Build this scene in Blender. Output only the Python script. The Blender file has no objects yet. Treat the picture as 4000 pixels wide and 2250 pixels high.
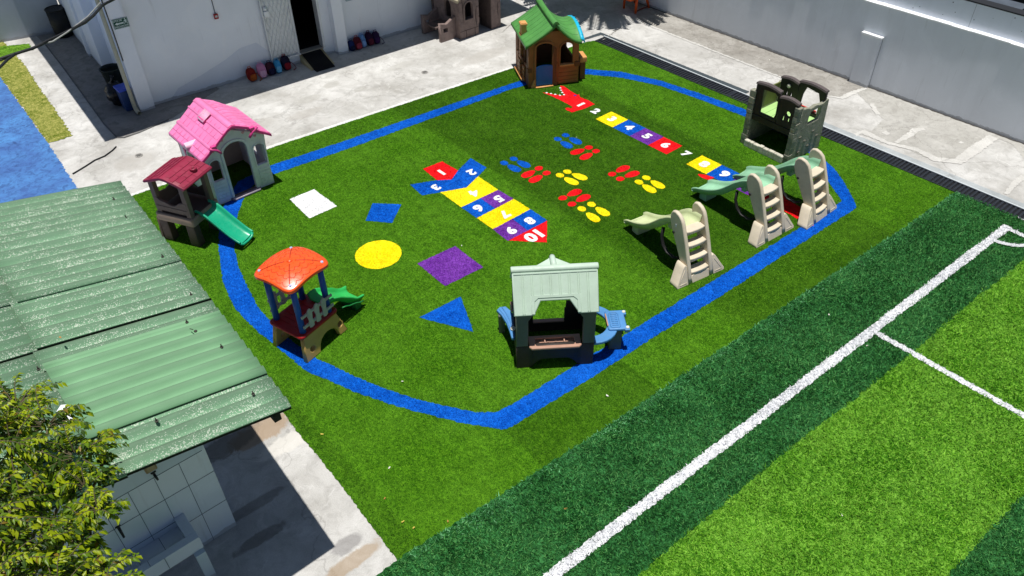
import bpy, bmesh, math, random
import numpy as np
from mathutils import Matrix, Vector
random.seed(7); rng = np.random.default_rng(7)
SC = bpy.context.scene
COL = SC.collection
R = math.radians

# ------------------------------------------------------------------ camera, sky, sun, exposure
CAMH = 9.0; FPX = 3090.9; PITCH = 0.7078962; ROLL = -0.01468593; YAW = R(-40.8)
cd = bpy.data.cameras.new('camera'); cam = bpy.data.objects.new('camera', cd); COL.objects.link(cam)
cd.sensor_width = 36; cd.lens = 36*FPX/4000; cd.clip_end = 500; cd.clip_start = 0.05
CAMM = Matrix.Rotation(YAW, 4, 'Z') @ Matrix.Rotation(math.pi/2-PITCH, 4, 'X') @ Matrix.Rotation(ROLL, 4, 'Z')
cam.matrix_world = Matrix.Translation((0, 0, CAMH)) @ CAMM
SC.camera = cam
SUN = Vector((-0.025, -0.035, 1.0)).normalized()      # towards the sun, almost overhead
w = bpy.data.worlds.new('World'); SC.world = w; w.use_nodes = True
nt = w.node_tree; bg = nt.nodes['Background']
sky = nt.nodes.new('ShaderNodeTexSky'); sky.sky_type = 'NISHITA'; sky.sun_disc = False
sky.sun_elevation = math.asin(SUN.z); sky.sun_rotation = math.atan2(SUN.x, SUN.y)
sky.air_density = 1.0; sky.dust_density = 0.6; sky.ozone_density = 1.5
nt.links.new(sky.outputs[0], bg.inputs[0]); bg.inputs[1].default_value = 0.05
sl = bpy.data.lights.new('sun', 'SUN'); sl.energy = 5.0; sl.angle = R(0.53); sl.color = (1.0, 0.965, 0.91)
so = bpy.data.objects.new('sun', sl); COL.objects.link(so); so.location = (0, 0, 30)
so.rotation_euler = SUN.to_track_quat('Z', 'Y').to_euler()
SC.view_settings.view_transform = 'Standard'; SC.view_settings.look = 'None'
SC.view_settings.exposure = 0.03; SC.view_settings.gamma = 1.0
SC.cycles.max_bounces = 8

def G(px, py, z=0.0):
    """world point at height z seen at a pixel of the 4000x2250 plan survey photo"""
    d = CAMM @ Vector(((px-2000)/FPX, -(py-1125)/FPX, -1.0))
    k = (z-CAMH)/d.z
    return Vector((d.x*k, d.y*k, z))
def ZG(pts, ox, oy, s, z=0.0):
    return [G(ox+x/s, oy+y/s, z) for x, y in pts]

# ------------------------------------------------------------------ materials
MATS = {}
def rgb(h):
    c = [int(h[i:i+2], 16)/255 for i in (0, 2, 4)]
    return tuple(x/12.92 if x <= .04045 else ((x+.055)/1.055)**2.4 for x in c)
class NT:
    def __init__(s, name):
        s.m = bpy.data.materials.new(name); s.m.use_nodes = True
        s.t = s.m.node_tree; s.b = s.t.nodes['Principled BSDF']
        s.co = s.t.nodes.new('ShaderNodeTexCoord')
        g = s.t.nodes.new('ShaderNodeNewGeometry'); s.pos = g.outputs['Position']; s.obj = s.co.outputs['Object']
    def n(s, typ, **k):
        x = s.t.nodes.new(typ)
        for a, b in k.items(): setattr(x, a, b)
        return x
    def l(s, a, b): s.t.links.new(a, b)
    def noise(s, scale, vec=None, det=3, rough=.6, dist=0, out='Fac'):
        x = s.n('ShaderNodeTexNoise'); x.inputs['Scale'].default_value = scale
        x.inputs['Detail'].default_value = det; x.inputs['Roughness'].default_value = rough
        x.inputs['Distortion'].default_value = dist
        s.l(vec or s.pos, x.inputs['Vector']); return x.outputs[out]
    def ramp(s, fac, stops, interp='LINEAR'):
        x = s.n('ShaderNodeValToRGB'); e = x.color_ramp.elements; x.color_ramp.interpolation = interp
        while len(e) < len(stops): e.new(.5)
        for i, (p, c) in enumerate(stops):
            e[i].position = p; e[i].color = (c, c, c, 1) if isinstance(c, (int, float)) else (*c[:3], 1)
        s.l(fac, x.inputs[0]); return x.outputs[0]
    def mix(s, f, a, b, mode='MIX'):
        x = s.n('ShaderNodeMix', data_type='RGBA', blend_type=mode)
        for i, v in ((0, f), (6, a), (7, b)):
            if hasattr(v, 'links'): s.l(v, x.inputs[i])
            elif i == 0: x.inputs[0].default_value = v
            else: x.inputs[i].default_value = (*v[:3], 1)
        return x.outputs[2]
    def math(s, op, a, b=0.0, c=None):
        x = s.n('ShaderNodeMath', operation=op)
        for i, v in enumerate((a, b) if c is None else (a, b, c)):
            if hasattr(v, 'links'): s.l(v, x.inputs[i])
            else: x.inputs[i].default_value = v
        return x.outputs[0]
    def sep(s, v):
        x = s.n('ShaderNodeSeparateXYZ'); s.l(v, x.inputs[0]); return x.outputs
    def scale(s, v, sc, rot=0):
        x = s.n('ShaderNodeMapping'); x.inputs['Scale'].default_value = sc; x.inputs['Rotation'].default_value = (0, 0, rot)
        s.l(v, x.inputs[0]); return x.outputs[0]
    def bump(s, h, strength=.3, dist=.01):
        x = s.n('ShaderNodeBump'); x.inputs['Strength'].default_value = strength; x.inputs['Distance'].default_value = dist
        s.l(h, x.inputs['Height']); s.l(x.outputs[0], s.b.inputs['Normal'])
    def col(s, c):
        if hasattr(c, 'links'): s.l(c, s.b.inputs['Base Color'])
        else: s.b.inputs['Base Color'].default_value = (*c[:3], 1)
    def rough(s, r):
        if hasattr(r, 'links'): s.l(r, s.b.inputs['Roughness'])
        else: s.b.inputs['Roughness'].default_value = r
def plastic(name, c, rough=.42, var=.16, dirt=.22, bscale=90, spec=.4):
    if name in MATS: return MATS[name]
    t = NT(name); c = rgb(c) if isinstance(c, str) else c
    n1 = t.noise(3.2, det=5); n2 = t.noise(16, det=4)
    dk = tuple(x*(1-var)*.95 for x in c); lt = tuple(min(1, x*(1+var*.7)+.008) for x in c)
    a = t.mix(t.ramp(n1, [(.3, 0.), (.7, 1.)]), dk, lt)
    dm = tuple(.55*x+.45*y for x, y in zip(c, (.16, .14, .11)))
    a = t.mix(t.math('MULTIPLY', t.ramp(n2, [(.52, 0.), (.75, 1.)]), dirt), a, dm)
    t.col(a); t.rough(t.ramp(n2, [(.3, rough-.08), (.75, rough+.2)]))
    t.b.inputs['Specular IOR Level'].default_value = spec
    t.bump(t.noise(bscale, det=3), .18, .003)
    MATS[name] = t.m; return t.m
def flat(name, c, rough=.7):
    if name in MATS: return MATS[name]
    t = NT(name); c = rgb(c) if isinstance(c, str) else c
    n = t.noise(30, det=3)
    t.col(t.mix(t.ramp(n, [(.3, 0.), (.7, 1.)]), tuple(x*.85 for x in c), tuple(min(1, x*1.1) for x in c))); t.rough(rough)
    t.b.inputs['Specular IOR Level'].default_value = .25
    MATS[name] = t.m; return t.m
def turf(name, cols, strips=None, gran=62, con=1.0, patch=1.0, bs=.55):
    """synthetic grass: cols = dark, mid, light pile colours"""
    if name in MATS: return MATS[name]
    t = NT(name)
    # pile granules slightly stretched along the tufting rows
    v = t.scale(t.pos, (1.0, .72, 1.0))
    f1 = t.noise(gran, v, det=4, rough=.75); f2 = t.noise(gran*.38, v, det=3); big = t.noise(.9*patch, det=4, rough=.6)
    md = t.noise(5.5*patch, det=3)
    f = t.math('ADD', t.math('MULTIPLY', f1, .62*con), t.math('MULTIPLY', f2, .38*con))
    f = t.math('ADD', f, .5*(1-con))
    a = t.ramp(f, [(.40, cols[0]), (.5, cols[1]), (.60, cols[2])])
    a = t.mix(t.ramp(big, [(.35, .0), (.68, .32)]), a, tuple(x*1.25+.01 for x in cols[2]), 'MIX')
    a = t.mix(t.ramp(md, [(.35, .30), (.6, 0.)]), a, tuple(x*.75 for x in cols[0]))
    if strips:
        x = t.sep(t.pos)[0]
        wob = t.math('ADD', x, t.math('MULTIPLY', t.math('SUBTRACT', t.noise(.8), .5), .10))
        k = t.math('DIVIDE', wob, 20.0)
        st = []
        for a0, val in strips: st += [(a0/20, val)]
        rr = t.ramp(k, st, 'LINEAR')
        # fine tufting rows along Y
        row = t.math('SINE', t.math('MULTIPLY', x, 2*math.pi/.30))
        rown = t.math('MULTIPLY', t.noise(1.3, t.scale(t.pos, (1, .25, 1))), .09)
        rr2 = t.math('ADD', 1.0, t.math('MULTIPLY', row, rown))
        c = t.n('ShaderNodeVectorMath', operation='SCALE'); t.l(a, c.inputs[0]); t.l(rr, c.inputs['Scale'])
        c2 = t.n('ShaderNodeVectorMath', operation='SCALE'); t.l(c.outputs[0], c2.inputs[0]); t.l(rr2, c2.inputs['Scale'])
        a = c2.outputs[0]
    t.col(a); t.rough(.9); t.b.inputs['Specular IOR Level'].default_value = .04
    t.b.inputs['Sheen Weight'].default_value = .0
    t.bump(f1, bs, .03)
    MATS[name] = t.m; return t.m
def concrete(name, c0, c1, dark=(.12, .11, .10), stains=(), sc=1.0, bmp=.25, blotch=.35):
    if name in MATS: return MATS[name]
    t = NT(name)
    n1 = t.noise(.75*sc, det=6, rough=.65, dist=.4); n2 = t.noise(4.2*sc, det=6, rough=.7, dist=.8); n3 = t.noise(70, det=3)
    a = t.mix(t.ramp(n1, [(.32, 0.), (.68, 1.)]), c0, c1)
    a = t.mix(t.math('MULTIPLY', t.ramp(n2, [(.48, 0.), (.66, 1.)]), blotch), a, tuple(x*.62 for x in c0))
    a = t.mix(t.math('MULTIPLY', t.ramp(t.noise(2.0*sc, det=8, rough=.75, dist=1.2), [(.56, 0.), (.60, 1.)]), .22), a, tuple(min(.9, x*1.25) for x in c1))
    a = t.mix(t.math('MULTIPLY', t.ramp(n3, [(.35, 1.), (.6, 0.)]), .18), a, dark)
    # hairline cracks
    vo = t.n('ShaderNodeTexVoronoi', feature='DISTANCE_TO_EDGE'); vo.inputs['Scale'].default_value = .33
    wv = t.n('ShaderNodeVectorMath', operation='ADD'); t.l(t.pos, wv.inputs[0])
    nn = t.n('ShaderNodeTexNoise'); nn.inputs['Scale'].default_value = 1.6; nn.inputs['Detail'].default_value = 5; t.l(t.pos, nn.inputs['Vector'])
    ss = t.n('ShaderNodeVectorMath', operation='SCALE'); ss.inputs['Scale'].default_value = 1.2; t.l(nn.outputs['Color'], ss.inputs[0]); t.l(ss.outputs[0], wv.inputs[1])
    t.l(wv.outputs[0], vo.inputs['Vector'])
    a = t.mix(t.math('MULTIPLY', t.ramp(vo.outputs['Distance'], [(.0, 1.), (.006, 0.)]), .35), a, dark)
    for (x, y, rx, ry, cc, st) in stains:
        mp = t.n('ShaderNodeVectorMath', operation='SUBTRACT'); t.l(t.pos, mp.inputs[0]); mp.inputs[1].default_value = (x, y, 0)
        m2 = t.n('ShaderNodeVectorMath', operation='DIVIDE'); t.l(mp.outputs[0], m2.inputs[0]); m2.inputs[1].default_value = (rx, ry, 1e3)
        ln = t.n('ShaderNodeVectorMath', operation='LENGTH'); t.l(m2.outputs[0], ln.inputs[0])
        d = t.math('ADD', ln.outputs['Value'], t.math('MULTIPLY', t.math('SUBTRACT', n2, .5), 1.3))
        a = t.mix(t.math('MULTIPLY', t.ramp(d, [(.75, 1.), (1.0, 0.)]), st), a, cc)
    t.col(a); t.rough(.85); t.b.inputs['Specular IOR Level'].default_value = .2
    t.bump(t.math('ADD', n2, n3), bmp, .006)
    MATS[name] = t.m; return t.m
def wallpaint(name, c, streak=.3, dirty=(.3, .3, .3), base=None):
    if name in MATS: return MATS[name]
    t = NT(name)
    n1 = t.noise(.8, det=5); v = t.scale(t.pos, (2.2, 2.2, .25)); n2 = t.noise(1.5, v, det=4)
    a = t.mix(t.ramp(n1, [(.3, 0.), (.7, 1.)]), tuple(x*.9 for x in c), c)
    a = t.mix(t.math('MULTIPLY', t.ramp(n2, [(.5, 0.), (.75, 1.)]), streak), a, tuple(x*.7 for x in c))
    n5 = t.noise(1.1, det=8, rough=.75, dist=1.0)
    a = t.mix(t.math('MULTIPLY', t.ramp(n5, [(.55, 0.), (.59, 1.)]), .16), a, tuple(min(.95, x*1.12) for x in c))
    a = t.mix(t.math('MULTIPLY', t.ramp(t.noise(1.6, t.scale(t.pos, (3, 3, .3)), det=6, rough=.7), [(.60, 0.), (.72, 1.)]), .22), a, dirty)
    z = t.sep(t.pos)[2]
    zz = t.math('ADD', z, t.math('MULTIPLY', t.noise(5, det=4), -.13))
    a = t.mix(t.math('MULTIPLY', t.ramp(zz, [(.0, 1.), (.01, 0.)]), .6), a, dirty)
    t.col(a); t.rough(.8); t.bump(t.noise(45, det=4), .12, .004)
    MATS[name] = t.m; return t.m

GR_D, GR_M, GR_L = (.012, .056, .002), (.044, .148, .004), (.100, .250, .010)
TURF = turf('playground_turf', (GR_D, GR_M, GR_L),
            strips=[(2.3, .86), (2.66, .86), (2.74, 1.0), (8.95, 1.0), (9.2, .66), (13.2, .68), (13.4, 1.0), (15.2, 1.0)])  # left edge band: slope shading put into the turf colour
BLUE = turf('blue_turf', ((.0005, .03, .22), (.001, .075, .45), (.006, .15, .66)), gran=55, con=.8, bs=.3)
RED = turf('red_turf', ((.50, .002, .004), (.78, .006, .010), (.9, .02, .03)), gran=55, con=.8, bs=.3)
YEL = turf('yellow_turf', ((.62, .46, .001), (.86, .68, .004), (.95, .80, .02)), gran=55, con=.7, bs=.3)
PUR = turf('purple_turf', ((.075, .010, .17), (.13, .024, .29), (.24, .07, .45)), gran=55, con=.8, bs=.3)
WHT = turf('white_turf', ((.55, .56, .56), (.78, .79, .80), (.88, .88, .88)), gran=55, con=.7, bs=.3)
FDARK = turf('field_dark_turf', ((.002, .020, .004), (.010, .075, .014), (.05, .22, .06)), gran=42, con=1.35, patch=1.6, bs=1.0)
FLITE = turf('field_light_turf', ((.010, .075, .003), (.07, .235, .010), (.21, .46, .05)), gran=42, con=1.35, patch=1.6, bs=1.0)
FLINE = turf('field_line_turf', ((.42, .44, .46), (.74, .75, .78), (.88, .88, .9)), gran=42, con=1.1, bs=.8)
CON = concrete('weathered_concrete', (.37, .36, .335), (.62, .615, .595),
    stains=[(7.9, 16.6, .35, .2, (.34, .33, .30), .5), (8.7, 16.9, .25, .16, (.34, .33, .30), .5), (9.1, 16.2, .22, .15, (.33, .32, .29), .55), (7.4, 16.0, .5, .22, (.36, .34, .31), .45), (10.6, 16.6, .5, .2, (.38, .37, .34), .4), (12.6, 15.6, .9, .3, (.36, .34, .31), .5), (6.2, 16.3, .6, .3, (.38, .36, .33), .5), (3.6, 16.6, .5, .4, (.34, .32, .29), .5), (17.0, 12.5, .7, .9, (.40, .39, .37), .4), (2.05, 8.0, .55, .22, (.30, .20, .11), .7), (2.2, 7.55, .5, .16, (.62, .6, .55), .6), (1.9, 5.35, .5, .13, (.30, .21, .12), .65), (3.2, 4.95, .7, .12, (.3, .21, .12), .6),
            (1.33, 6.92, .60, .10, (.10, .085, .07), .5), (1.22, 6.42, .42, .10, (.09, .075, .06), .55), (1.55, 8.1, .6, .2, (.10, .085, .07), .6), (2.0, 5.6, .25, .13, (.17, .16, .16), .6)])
CONG = concrete('grey_aged_concrete', (.24, .225, .20), (.40, .385, .355), blotch=.5, sc=1.6)
CONW = concrete('pale_cement', (.60, .60, .58), (.75, .75, .73), blotch=.15)
COND = concrete('dark_apron_concrete', (.15, .14, .13), (.26, .25, .24), blotch=.5)
WALLW = wallpaint('white_wall_paint', (.86, .90, .955), .10)
WALLG = wallpaint('grey_blue_wall_paint', (.74, .775, .83), .25)

# ------------------------------------------------------------------ mesh helpers
CX = {'xy': Matrix(((1,0,0,0),(0,1,0,0),(0,0,1,0),(0,0,0,1))),
      'xz': Matrix(((1,0,0,0),(0,0,-1,0),(0,1,0,0),(0,0,0,1))),
      'yz': Matrix(((0,0,1,0),(1,0,0,0),(0,1,0,0),(0,0,0,1)))}
class MB:
    def __init__(s): s.bm = bmesh.new(); s.smooth = False
    def addmesh(s, me, M=None):
        if M is not None:
            me.transform(M)
            if M.determinant() < 0: me.flip_normals()
        s.bm.from_mesh(me); bpy.data.meshes.remove(me); return s
    def addbm(s, b, M=None):
        me = bpy.data.meshes.new('tmp'); b.to_mesh(me); b.free(); return s.addmesh(me, M)
    def box(s, x0, x1, y0, y1, z0, z1, bev=.008, seg=2, M=None, taper=None):
        b = bmesh.new(); bmesh.ops.create_cube(b, size=1)
        for v in b.verts:
            v.co = Vector(((x0+x1)/2+v.co.x*(x1-x0), (y0+y1)/2+v.co.y*(y1-y0), (z0+z1)/2+v.co.z*(z1-z0)))
        if taper:   # scale the lower face about its centre
            for v in b.verts:
                if v.co.z < (z0+z1)/2:
                    v.co.x = (x0+x1)/2+(v.co.x-(x0+x1)/2)*taper; v.co.y = (y0+y1)/2+(v.co.y-(y0+y1)/2)*taper
        bev = min(bev, .45*min(x1-x0, y1-y0, z1-z0))
        if bev > 0: bmesh.ops.bevel(b, geom=b.edges[:], offset=bev, segments=seg, affect='EDGES', profile=.7)
        return s.addbm(b, M)
    def plate(s, outline, d0, d1, plane='xz', holes=(), bev=.006, M=None):
        """2D polygon with holes, extruded from d0 to d1 along the third axis, rounded edges"""
        cu = bpy.data.curves.new('c', 'CURVE'); cu.dimensions = '2D'; cu.fill_mode = 'BOTH'
        bev = min(bev, abs(d1-d0)*.45)
        cu.extrude = abs(d1-d0)/2-bev; cu.bevel_depth = bev; cu.bevel_resolution = 1; cu.offset = -bev
        for pts in [outline]+list(holes):
            sp = cu.splines.new('POLY'); sp.points.add(len(pts)-1)
            for i, p in enumerate(pts): sp.points[i].co = (p[0], p[1], 0, 1)
            sp.use_cyclic_u = True
        o = bpy.data.objects.new('c', cu); me = bpy.data.meshes.new_from_object(o)
        bpy.data.objects.remove(o); bpy.data.curves.remove(cu)
        b = bmesh.new(); b.from_mesh(me); bmesh.ops.remove_doubles(b, verts=b.verts[:], dist=1e-5)
        bmesh.ops.dissolve_degenerate(b, dist=1e-6, edges=b.edges[:]); bmesh.ops.recalc_face_normals(b, faces=b.faces[:]); b.to_mesh(me); b.free()
        mid = (d0+d1)/2
        T = {'xy': (0, 0, mid), 'xz': (0, mid, 0), 'yz': (mid, 0, 0)}[plane]
        MM = Matrix.Translation(T) @ CX[plane]
        return s.addmesh(me, (M @ MM) if M is not None else MM)
    def text(s, txt, size, M, depth=.002, fat=.0):
        cu = bpy.data.curves.new('t', 'FONT'); cu.body = txt; cu.size = size; cu.extrude = depth; cu.offset = fat
        cu.align_x = 'CENTER'; cu.align_y = 'CENTER'; cu.resolution_u = 3
        o = bpy.data.objects.new('t', cu); me = bpy.data.meshes.new_from_object(o)
        bpy.data.objects.remove(o); bpy.data.curves.remove(cu)
        return s.addmesh(me, M)
    def tube(s, pts, r, n=8, closed=False, cap=True, flat=1.0):
        pts = [Vector(p) for p in pts]; N = len(pts); rs = r if isinstance(r, (list, tuple)) else [r]*N
        vs = []; prev = None
        for i, p in enumerate(pts):
            if closed: t = pts[(i+1) % N]-pts[i-1]
            else: t = pts[min(i+1, N-1)]-pts[max(i-1, 0)]
            t.normalize()
            a = Vector((0, 0, 1)) if prev is None else prev
            if prev is None and abs(t.z) > .95: a = Vector((1, 0, 0))
            x = t.cross(a).normalized(); y = x.cross(t).normalized(); prev = y
            vs.append([s.bm.verts.new(p+rs[i]*(math.cos(k*2*math.pi/n)*x+flat*math.sin(k*2*math.pi/n)*y)) for k in range(n)])
        for i in range(N if closed else N-1):
            A, B = vs[i], vs[(i+1) % N]
            for k in range(n):
                f = s.bm.faces.new((A[k], A[(k+1) % n], B[(k+1) % n], B[k])); f.smooth = True
        if cap and not closed:
            s.bm.faces.new(vs[0]); s.bm.faces.new(vs[-1][::-1])
        return s
    def cyl(s, c, r, h, n=20, axis='z', r2=None, bev=0):
        b = bmesh.new(); bmesh.ops.create_cone(b, cap_ends=True, segments=n, radius1=r, radius2=r if r2 is None else r2, depth=h)
        if bev: bmesh.ops.bevel(b, geom=[e for e in b.edges if len(e.link_faces) == 2 and any(len(f.verts) > 4 for f in e.link_faces)], offset=bev, segments=2, affect='EDGES')
        for f in b.faces: f.smooth = len(f.verts) == 4
        Rm = {'z': Matrix(), 'x': Matrix.Rotation(math.pi/2, 4, 'Y'), 'y': Matrix.Rotation(math.pi/2, 4, 'X')}[axis]
        return s.addbm(b, Matrix.Translation(c) @ Rm)
    def ball(s, c, r, sc=(1, 1, 1), sub=2, M=None):
        b = bmesh.new(); bmesh.ops.create_icosphere(b, subdivisions=sub, radius=r)
        for v in b.verts: v.co = Vector((v.co.x*sc[0], v.co.y*sc[1], v.co.z*sc[2]))+Vector(c)
        for f in b.faces: f.smooth = True
        return s.addbm(b, M)
    def loft(s, loops, close=True, caps=True, smooth=True):
        vs = [[s.bm.verts.new(p) for p in L] for L in loops]; n = len(vs[0])
        for a, b in zip(vs, vs[1:]):
            for k in range(n if close else n-1):
                f = s.bm.faces.new((a[k], a[(k+1) % n], b[(k+1) % n], b[k])); f.smooth = smooth
        if caps: s.bm.faces.new(vs[0][::-1]); s.bm.faces.new(vs[-1])
        return s
    def grid(s, fn, nu, nv, thick=0, smooth=True):
        """surface fn(u,v)->xyz with thickness downwards along z"""
        top = [[s.bm.verts.new(fn(i/nu, j/nv)) for j in range(nv+1)] for i in range(nu+1)]
        q = []
        for i in range(nu):
            for j in range(nv): q.append((top[i][j], top[i+1][j], top[i+1][j+1], top[i][j+1]))
        for f in q: s.bm.faces.new(f).smooth = smooth
        if thick:
            bot = [[s.bm.verts.new(v.co-Vector((0, 0, thick))) for v in row] for row in top]
            for i in range(nu):
                for j in range(nv): s.bm.faces.new((bot[i][j+1], bot[i+1][j+1], bot[i+1][j], bot[i][j])).smooth = smooth
            ring = [(i, 0) for i in range(nu)]+[(nu, j) for j in range(nv)]+[(i, nv) for i in range(nu, 0, -1)]+[(0, j) for j in range(nv, 0, -1)]
            for a, b in zip(ring, ring[1:]+ring[:1]):
                s.bm.faces.new((top[b[0]][b[1]], top[a[0]][a[1]], bot[a[0]][a[1]], bot[b[0]][b[1]]))
        return s
    def poly(s, pts):
        s.bm.faces.new([s.bm.verts.new(p) for p in pts]); return s
    def build(s, name, mat, parent=None, autosmooth=False):
        bmesh.ops.recalc_face_normals(s.bm, faces=s.bm.faces[:])
        me = bpy.data.meshes.new(name); s.bm.to_mesh(me); s.bm.free()
        for m in (mat if isinstance(mat, (list, tuple)) else [mat]): me.materials.append(m)
        o = bpy.data.objects.new(name, me); COL.objects.link(o)
        if parent is not None: o.parent = parent
        return o
def tag(o, label=None, cat=None, group=None, kind=None):
    if label: o['label'] = label
    if cat: o['category'] = cat
    if group: o['group'] = group
    if kind: o['kind'] = kind
    return o
def thing(name, label, cat, loc=(0, 0, 0), yaw=0, group=None):
    o = bpy.data.objects.new(name, None); COL.objects.link(o); o.empty_display_size = .2
    o.location = loc; o.rotation_euler = (0, 0, R(yaw)); tag(o, label, cat, group); return o
def copy_tree(o, parent=None):
    c = o.copy(); COL.objects.link(c); c.parent = parent
    for ch in [x for x in bpy.data.objects if x.parent == o]: copy_tree(ch, c)
    return c
def arch(x0, x1, z0, z1, rise, n=10):
    """opening with an arched head: springing at z1-rise"""
    cx = (x0+x1)/2; hw = (x1-x0)/2
    return [(x0, z0)]+[(cx-hw*math.cos(math.pi*k/n), z1-rise+rise*math.sin(math.pi*k/n)) for k in range(n+1)]+[(x1, z0)]
def rect(x0, x1, z0, z1): return [(x0, z0), (x1, z0), (x1, z1), (x0, z1)]
def circ(cx, cz, r, n=16, rz=None): return [(cx+r*math.cos(2*math.pi*k/n), cz+(rz or r)*math.sin(2*math.pi*k/n)) for k in range(n)]
def rrect(x0, x1, z0, z1, r, n=4):
    out = []
    for cx, cz, a in ((x1-r, z0+r, -90), (x1-r, z1-r, 0), (x0+r, z1-r, 90), (x0+r, z0+r, 180)):
        out += [(cx+r*math.cos(R(a+90*k/n)), cz+r*math.sin(R(a+90*k/n))) for k in range(n+1)]
    return out
def jag(pts, step=.035, amp=.006, closed=True):
    """resample a ground outline and roughen it like cut pile"""
    out = []; N = len(pts)
    for i in range(N if closed else N-1):
        a, b = Vector(pts[i]), Vector(pts[(i+1) % N]); L = (b-a).length; n = max(1, int(L/step))
        nn = Vector((-(b-a).y, (b-a).x, 0)).normalized()
        for k in range(n):
            p = a.lerp(b, k/n); out.append(p+nn*random.uniform(-amp, amp))
    return out
REG = []
def sheet(name, pts, z, mat, parent=None, step=.035, amp=.006, thick=0):
    """one flat ground sheet at height z"""
    P = [Vector((p[0], p[1], z)) for p in (jag([Vector((q[0], q[1], 0)) for q in pts], step, amp) if amp else pts)]
    bm = bmesh.new(); vs = [bm.verts.new(p) for p in P]
    es = [bm.edges.new((vs[i], vs[(i+1) % len(vs)])) for i in range(len(vs))]
    bmesh.ops.triangle_fill(bm, edges=es, use_beauty=True)
    for f in bm.faces:
        if f.normal.z < 0: f.normal_flip()
    if mat.name in ('blue_turf', 'red_turf', 'yellow_turf', 'purple_turf', 'white_turf'):
        off = parent.location if parent is not None else Vector()
        REG.append((np.array([(p.x+off.x, p.y+off.y) for p in P]), mat.name))
    me = bpy.data.meshes.new(name); bm.to_mesh(me); bm.free(); me.materials.append(mat)
    o = bpy.data.objects.new(name, me); COL.objects.link(o)
    if parent is not None: o.parent = parent
    return o
def band(inner, outer): return list(inner)+list(outer)[::-1]

# ================================================================== THE SETTING: ground, turf, painted turf
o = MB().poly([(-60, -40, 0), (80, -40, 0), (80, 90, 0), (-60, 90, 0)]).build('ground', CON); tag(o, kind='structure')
def W(*a): return [Vector((x, y, 0)) for x, y in a]
# playground turf
tl = W((2.30, 4.2), (2.38, 5.61), (2.43, 6.51), (2.45, 7.82), (2.49, 8.23), (2.75, 11.8), (3.02, 15.33), (6.36, 15.1), (12.64, 14.51), (15.16, 14.38), (15.42, 14.29),
       (15.50, 9.18), (15.45, 7.29), (15.48, 4.0))
tag(sheet('playground_turf', tl, .012, TURF, amp=.012), kind='structure')
TDK = turf('playground_turf_dark', tuple(tuple(x*.78 for x in c) for c in (GR_D, GR_M, GR_L)))
tag(sheet('playground_turf_piece', [Vector((4.68, 4.7, 0)), Vector((6.96, 4.6, 0)), Vector((6.98, 5.55, 0)), Vector((4.72, 5.62, 0))], .0135, TDK, amp=.006), kind='structure')
# white cement edge round the turf
ed = W((2.97, 15.33), (3.05, 15.43), (6.37, 15.21), (12.65, 14.60), (15.10, 14.50), (15.13, 14.38), (12.64, 14.48), (6.36, 15.08))
tag(sheet('pale_kerb_path', ed, .006, CONW, amp=.012), kind='structure')
# sports field: the dark and light mown-look stripes
def fl(x, off=0): return 3.547-(x-3.653)*.0497+off     # the long white line
xs = [2.0+.5*i for i in range(34)]
top = [G(px, py) for px, py in ((1552, 2190), (2000, 1906), (2341, 1688), (3000, 1241), (3516, 900), (3733, 750))]
far = [Vector((15.5, 3.6, 0)), Vector((15.5, -6, 0)), Vector((-4, -6, 0)), Vector((-4, 5.1, 0)), Vector((1.0, 5.02, 0))]
fo = [G(1480, 2250)]+top+far
tag(sheet('sports_field', fo, .022, FDARK, amp=.022, step=.05), kind='structure')
def stripe(name, y0a, y0b, y1a, y1b):
    a = [Vector((x, y0a+(y0b-y0a)*(x+4)/19.48+.016*math.sin(x*1.1)+.008*math.sin(x*2.7), 0)) for x in [ -4+i*.65 for i in range(30)]]
    b = [Vector((x, y1a+(y1b-y1a)*(x+4)/19.48+.016*math.sin(x*.9+1), 0)) for x in [ -4+i*.65 for i in range(30)]]
    return tag(sheet(name, a+b[::-1], .026, FLITE, amp=.022, step=.05), kind='structure')
stripe('sports_field_stripe', 3.32, 2.27, .92, -.10)
stripe('sports_field_stripe', -1.3, -2.3, -3.6, -4.6)
def line(name, a, b, wd, z=.030, n=24, wob=.012):
    a = Vector(a); b = Vector(b); d = (b-a).normalized(); nn = Vector((-d.y, d.x, 0))*wd/2
    L = [a.lerp(b, i/n)+nn*(1+random.uniform(-.1, .1))+nn*random.uniform(-wob, wob)*4 for i in range(n+1)]
    Rr = [a.lerp(b, i/n)-nn*(1+random.uniform(-.1, .1)) for i in range(n+1)]
    return tag(sheet(name, L+Rr[::-1], z, FLINE, amp=.014, step=.03), kind='structure')
line('field_line', (-2, fl(-2), 0), (15.02, fl(15.02), 0), .155, n=60)
line('field_line', (10.50, fl(10.5)-.09, 0), (10.46, -3.5, 0), .11, z=.034)
line('field_line', (14.93, fl(14.93)-.09, 0), (14.86, -4, 0), .10, z=.034)
cx, cy = 14.93, fl(14.93)
arcp = [(cx+.60*math.cos(a), cy+.60*math.sin(a)) for a in [R(183+(272-183)*i/10) for i in range(11)]]
arcq = [(cx+.51*math.cos(a), cy+.51*math.sin(a)) for a in [R(183+(272-183)*i/10) for i in range(11)]]
tag(sheet('field_corner_arc_line', W(*arcp)+W(*arcq)[::-1], .038, FLINE, amp=.012), kind='structure')
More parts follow.
